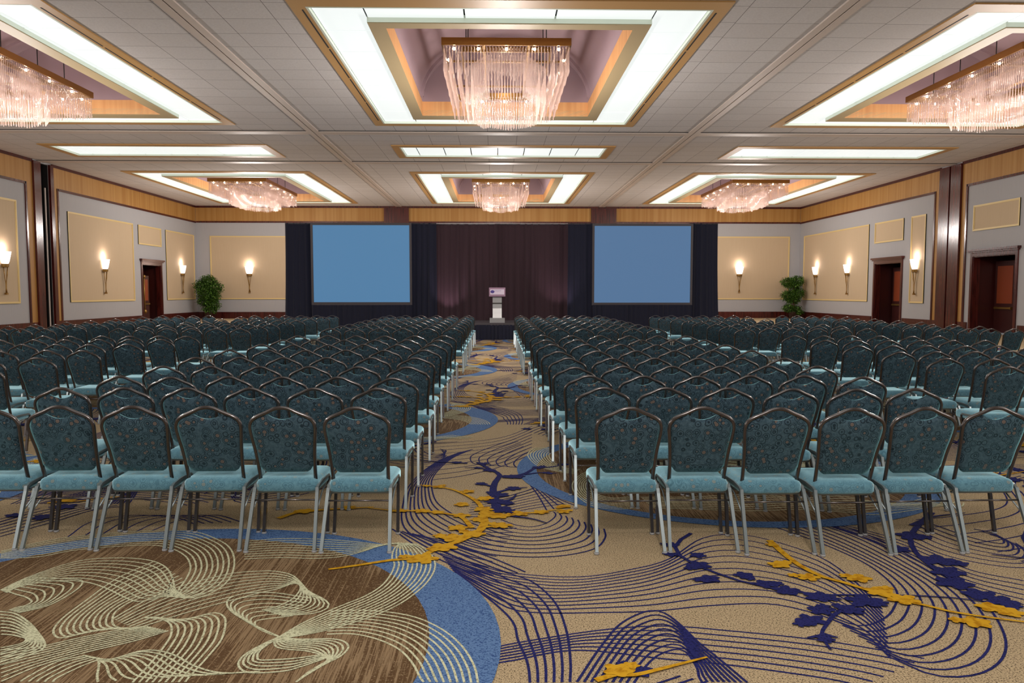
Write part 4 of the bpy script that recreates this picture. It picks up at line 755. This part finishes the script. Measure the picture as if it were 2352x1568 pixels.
def back_frame(b=None, n_=8):
    b = b or MB(); return b.tube([tuple(p) for p in FR], .0125, n_, 0)
def stretcher(b=None):
    b = b or MB(); return b.tube([(-.205,.045,.303),(.205,.045,.303)], .0058, 6)
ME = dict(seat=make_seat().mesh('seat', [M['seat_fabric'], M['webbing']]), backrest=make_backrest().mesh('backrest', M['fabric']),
          back_frame=back_frame().mesh('back_frame', M['frame']), seat_frame=seat_frame().mesh('seat_frame', M['leg']), stretcher=stretcher().mesh('stretcher', M['frame']))
LEGS = [f(s).mesh('leg', [M['leg' if f is rear_leg else 'frame'], M['glide']]) for f in (rear_leg, front_leg) for s in (-1, 1)]
fb = MB(); back_frame(fb, 6)
k0 = len(fb.f)
for f in (rear_leg, front_leg):
    for s in (-1, 1): f(s, fb)
seat_frame(fb); stretcher(fb)
fb.m = [0]*k0 + [1]*(len(fb.f)-k0)
ME['frame'] = fb.mesh('frame', [M['frame'], M['leg']])
def chair_full():
    o = thing('banquet_chair', '', 'chair')
    for k in ('backrest', 'seat', 'back_frame', 'seat_frame', 'stretcher'): link(k, ME[k], o)
    for me in LEGS: link('leg', me, o)
    return o
def chair_far():
    o = thing('banquet_chair', '', 'chair')
    for k in ('backrest', 'seat', 'frame'): link(k, ME[k], o)
    return o
ROWS = {'L1':[(-0.9,4.69),(-1.37,4.72),(-1.86,4.75),(-2.33,4.77),(-2.83,4.79),(-3.3,4.79)],
 'L2':[(-0.92,5.62),(-1.38,5.64),(-1.86,5.65),(-2.37,5.68),(-2.86,5.7),(-3.34,5.7)],
 'L3':[(-0.89,6.27),(-1.36,6.4),(-1.84,6.4),(-2.32,6.47),(-2.8,6.36),(-3.3,6.51)],
 'L4':[(-0.88,7.24),(-1.35,7.27),(-1.83,7.32),(-2.33,7.3),(-2.83,7.33),(-3.3,7.38)],
 'L5':[(-0.91,8.25),(-1.4,8.3),(-1.89,8.31),(-2.37,8.32),(-2.89,8.35),(-3.39,8.37)],
 'L6':[(-0.92,9.41),(-1.41,9.32),(-1.9,9.41),(-2.37,9.29),(-2.91,9.43),(-3.39,9.46)],
 'L7':[(-0.91,10.31),(-1.37,10.32),(-1.86,10.46),(-2.33,10.27),(-2.78,10.28),(-3.34,10.49)],
 'L8':[(-0.89,11.31),(-1.38,11.45),(-1.84,11.33),(-2.32,11.34),(-2.81,11.48),(-3.29,11.43)],
 'L9':[(-0.9,12.55),(-1.38,12.46),(-1.86,12.37),(-2.34,12.48),(-2.86,12.62),(-3.35,12.5)],
 'R1':[(0.85,4.65),(1.34,4.68),(1.78,4.59),(2.23,4.55),(2.72,4.6),(3.21,4.64)],
 'R2':[(0.82,5.64),(1.29,5.62),(1.77,5.59),(2.25,5.5),(2.7,5.46),(3.19,5.55)],
 'R3':[(0.8,6.45),(1.28,6.4),(1.75,6.36),(2.24,6.45),(2.74,6.45),(3.13,6.25)],
 'R4':[(0.77,7.13),(1.25,7.29),(1.72,7.28),(2.2,7.24),(2.72,7.27),(3.18,7.22)],
 'R5':[(0.8,8.2),(1.26,8.14),(1.77,8.17),(2.23,8.12),(2.71,8.13),(3.2,8.13)],
 'R6':[(0.78,9.06),(1.26,9.21),(1.73,9.22),(2.2,9.21),(2.71,9.23),(3.23,9.17)],
 'R7':[(0.78,10.34),(1.28,10.41),(1.74,10.35),(2.19,10.18),(2.69,10.25),(3.23,10.23)],
 'R8':[(0.77,11.27),(1.26,11.45),(1.69,11.19),(2.22,11.3),(2.69,11.23),(3.22,11.28)],
 'R9':[(0.8,12.63),(1.25,12.41),(1.76,12.5),(2.2,12.33),(2.72,12.38),(3.2,12.35)],
 'SL9':[(-5.14,12.41),(-5.69,12.57),(-6.17,12.51),(-6.64,12.59),(-7.06,12.41),(-7.58,12.54)],
 'SL8':[(-5.21,11.61),(-5.73,11.62),(-6.21,11.65),(-6.67,11.53),(-7.12,11.54),(-7.56,11.46)],
 'SL7':[(-5.24,10.59),(-5.68,10.42),(-6.19,10.51),(-6.68,10.54),(-7.14,10.5)],
 'SL6':[(-5.2,9.38),(-5.74,9.5),(-6.07,9.22),(-6.69,9.44)],
 'SL5':[(-5.19,8.36),(-5.58,8.22)],
 'SL4':[(-5.07,7.36)],
 'SR9':[(5.05,12.36),(5.51,12.3),(6.03,12.39),(6.47,12.33),(6.85,12.1),(7.39,12.21)],
 'SR8':[(5.01,11.15),(5.52,11.14),(5.98,11.13),(6.46,11.12),(6.97,11.11),(7.44,11.1)],
 'SR7':[(4.97,9.99),(5.43,10.03),(5.95,10.04),(6.39,9.91),(6.89,10.0),(7.38,9.99)],
 'SR6':[(4.94,8.93),(5.45,9.0),(5.9,8.99),(6.43,9.08)],
 'SR5':[(5.01,8.07),(5.43,7.97),(5.99,8.02)],
 'SR4':[(5.05,7.16),(5.56,7.15)]}
NUM = ['first','second','third','fourth','fifth','sixth','seventh','eighth','ninth']
BL = {'L': 'left of the aisle', 'R': 'right of the aisle', 'SL': 'along the left wall', 'SR': 'along the right wall'}
CH_ = []   # (x, y, label, group, far)
for key, pts in ROWS.items():
    blk = key.rstrip('0123456789'); r = int(key[len(blk):])
    rn = r if blk in 'LR' else r
    if len(pts) > 1:
        k = np.arange(len(pts)); a, c = np.polyfit(k, [p[0] for p in pts], 1); a = math.copysign(max(abs(a), .470), a); a2, c2 = np.polyfit(k, [p[1] for p in pts], 1)
        c = float(np.mean([p[0] for p in pts])) - a*(len(pts)-1)/2
        pts = [(c+a*i, c2+a2*i+.5*(p[1]-c2-a2*i)) for i, p in enumerate(pts)]
    for i, (x, y) in enumerate(pts):
        e = 'aisle' if blk in 'LR' else 'inner edge'
        CH_.append((x, y, 'teal chair %s, near block, %s row from camera, %s from %s' % (BL[blk], NUM[r-1], NUM[i], e), 'teal banquet chairs, near blocks', False))
YR = [14.95,16.04,16.95,18.2,19.25,20.5,22.1,23.4]
for nm, x0, dx, cnt, off in (('central left',-.9,-.495,6,.06), ('central right',.77,.49,6,-.14), ('inside left',-5.18,-.49,6,.10), ('inside right',5.04,.49,6,-.10), ('outer left',-9.05,-.48,4,.06), ('outer right',9.0,.475,4,-.28)):
    rr = random.Random(nm)
    for j, y in enumerate(YR):
        for i in range(cnt):
            CH_.append((x0+dx*i+rr.uniform(-.006,.006), y+off-.02*(i*dx)+rr.uniform(-.03,.03), 'teal chair, %s far block, %s row from camera, %s from inner end' % (nm, NUM[j], NUM[i]), 'teal banquet chairs, far blocks', True))
REST = {124,128,149,178,181,182,184,185,186,187,188,190,191,192,193,194,196,197,198,199,200,202,203,204,205,206,226,229,230,232,233,234,235,236,238,239,240,241,242,244,245,246,247,248,250,251,252,253,254,275,276,277,278,280,281,282,283,284,286,287,288,289,290,292,293,294,295,296,298,299,300,301,302,323,324,325,326,328,329,330,331,332,334,335,336,337,338,340,341,342,343,344,346,347,348,349,350,360,368,370,372,373,374,377,378,380,381,382,402,406,410,412,413,414}
protoA, protoB = None, None
rr = random.Random(3); rest = []; NONE = {354}
for i, (x, y, lb, gr, far) in enumerate(CH_):
    rz = math.radians(rr.uniform(-.9,.9))
    if i in NONE: continue
    if i in REST: rest.append((x, y, rz)); continue
    if far:
        if protoB is None: o = protoB = chair_far()
        else: o = copy_tree(protoB)
    else:
        if protoA is None: o = protoA = chair_full()
        else: o = copy_tree(protoA)
    o.location = (x, y, 0); o.rotation_euler = (0,0,rz); tag(o, lb, 'chair', gr)
if rest:
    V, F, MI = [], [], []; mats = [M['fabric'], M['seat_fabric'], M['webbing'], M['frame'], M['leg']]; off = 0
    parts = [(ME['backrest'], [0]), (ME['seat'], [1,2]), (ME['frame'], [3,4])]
    for x, y, rz in rest:
        c, s = math.cos(rz), math.sin(rz)
        for me, mp in parts:
            V += [(x+c*v.co.x-s*v.co.y, y+s*v.co.x+c*v.co.y, v.co.z) for v in me.vertices]
            F += [tuple(q+off for q in p.vertices) for p in me.polygons]; MI += [mp[p.material_index] for p in me.polygons]; off += len(me.vertices)
    me = bpy.data.meshes.new('distant_chairs'); me.from_pydata(V, [], F)
    for q in mats: me.materials.append(q)
    me.polygons.foreach_set('material_index', MI); me.polygons.foreach_set('use_smooth', [True]*len(F)); me.update()
    o = link('distant_chairs', me); tag(o, 'remaining far teal chairs seen only as tops between the rows', 'chair', None, 'stuff')

# ------------------------------------------------------------------ lights
def area(x, y, z, sx, sy, e, col=(.95,1,.98)):
    l = bpy.data.lights.new('ceiling_panel', 'AREA'); l.shape = 'RECTANGLE'; l.size = sx; l.size_y = sy; l.energy = e; l.color = col
    o = bpy.data.objects.new('ceiling_panel', l); C.objects.link(o); o.location = (x, y, z); return o
for cx in CXS:      # the coffers and strips of the bay above and behind the camera
    area(cx, -1.1, 6.98, 7.6, 9.4, 150); area(cx, 8.6, 6.98, 7.7, 1.9, 60)
    for k in (-1, 1):
        l = bpy.data.lights.new('chandelier_fill', 'POINT'); l.energy = 340; l.color = (1,.925,.875); l.shadow_soft_size = .18
        lo = bpy.data.objects.new('chandelier_fill', l); C.objects.link(lo); lo.location = (cx, -1.1+k*1.4, 5.0)  # same added fill, hung low under the unseen rear chandeliers
def spot(x, y, z, tx_, ty, tz, e, col, ang, blend=.8):
    l = bpy.data.lights.new('uplight', 'SPOT'); l.energy = e; l.color = col; l.spot_size = math.radians(ang); l.spot_blend = blend; l.shadow_soft_size = .05
    o = bpy.data.objects.new('uplight', l); C.objects.link(o); o.location = (x,y,z); o.rotation_euler = (Vector((tx_,ty,tz))-Vector((x,y,z))).to_track_quat('-Z','Y').to_euler()
spot(-1.85, YD-.55, .70, -1.75, YD+.1, 2.2, 60, (1,.72,.85), 80)
spot(2.45, YD-.55, .70, 2.4, YD+.1, 2.2, 60, (1,.72,.85), 80)
w = bpy.data.worlds.new('hall'); sc.world = w; w.use_nodes = True
w.node_tree.nodes['Background'].inputs[0].default_value = (.95,.97,1,1); w.node_tree.nodes['Background'].inputs[1].default_value = .14

# ------------------------------------------------------------------ camera
cam = bpy.data.cameras.new('camera'); cam.sensor_width = 36; cam.lens = 1700/2352*36; cam.clip_end = 200
co = bpy.data.objects.new('camera', cam); C.objects.link(co); co.location = (0,0,1.65)
co.rotation_euler = (math.radians(90-3.803), 0, math.radians(-1.2105)); sc.camera = co
sc.view_settings.view_transform = 'Standard'; sc.view_settings.look = 'None'; sc.view_settings.gamma = 1; sc.view_settings.use_curve_mapping = False
sc.view_settings.exposure = 0.0
cy = sc.cycles; cy.max_bounces = 7; cy.diffuse_bounces = 4; cy.glossy_bounces = 3; cy.transmission_bounces = 4; cy.transparent_max_bounces = 14
cy.sample_clamp_indirect = 6; cy.caustics_reflective = False; cy.caustics_refractive = False; cy.use_denoising = True
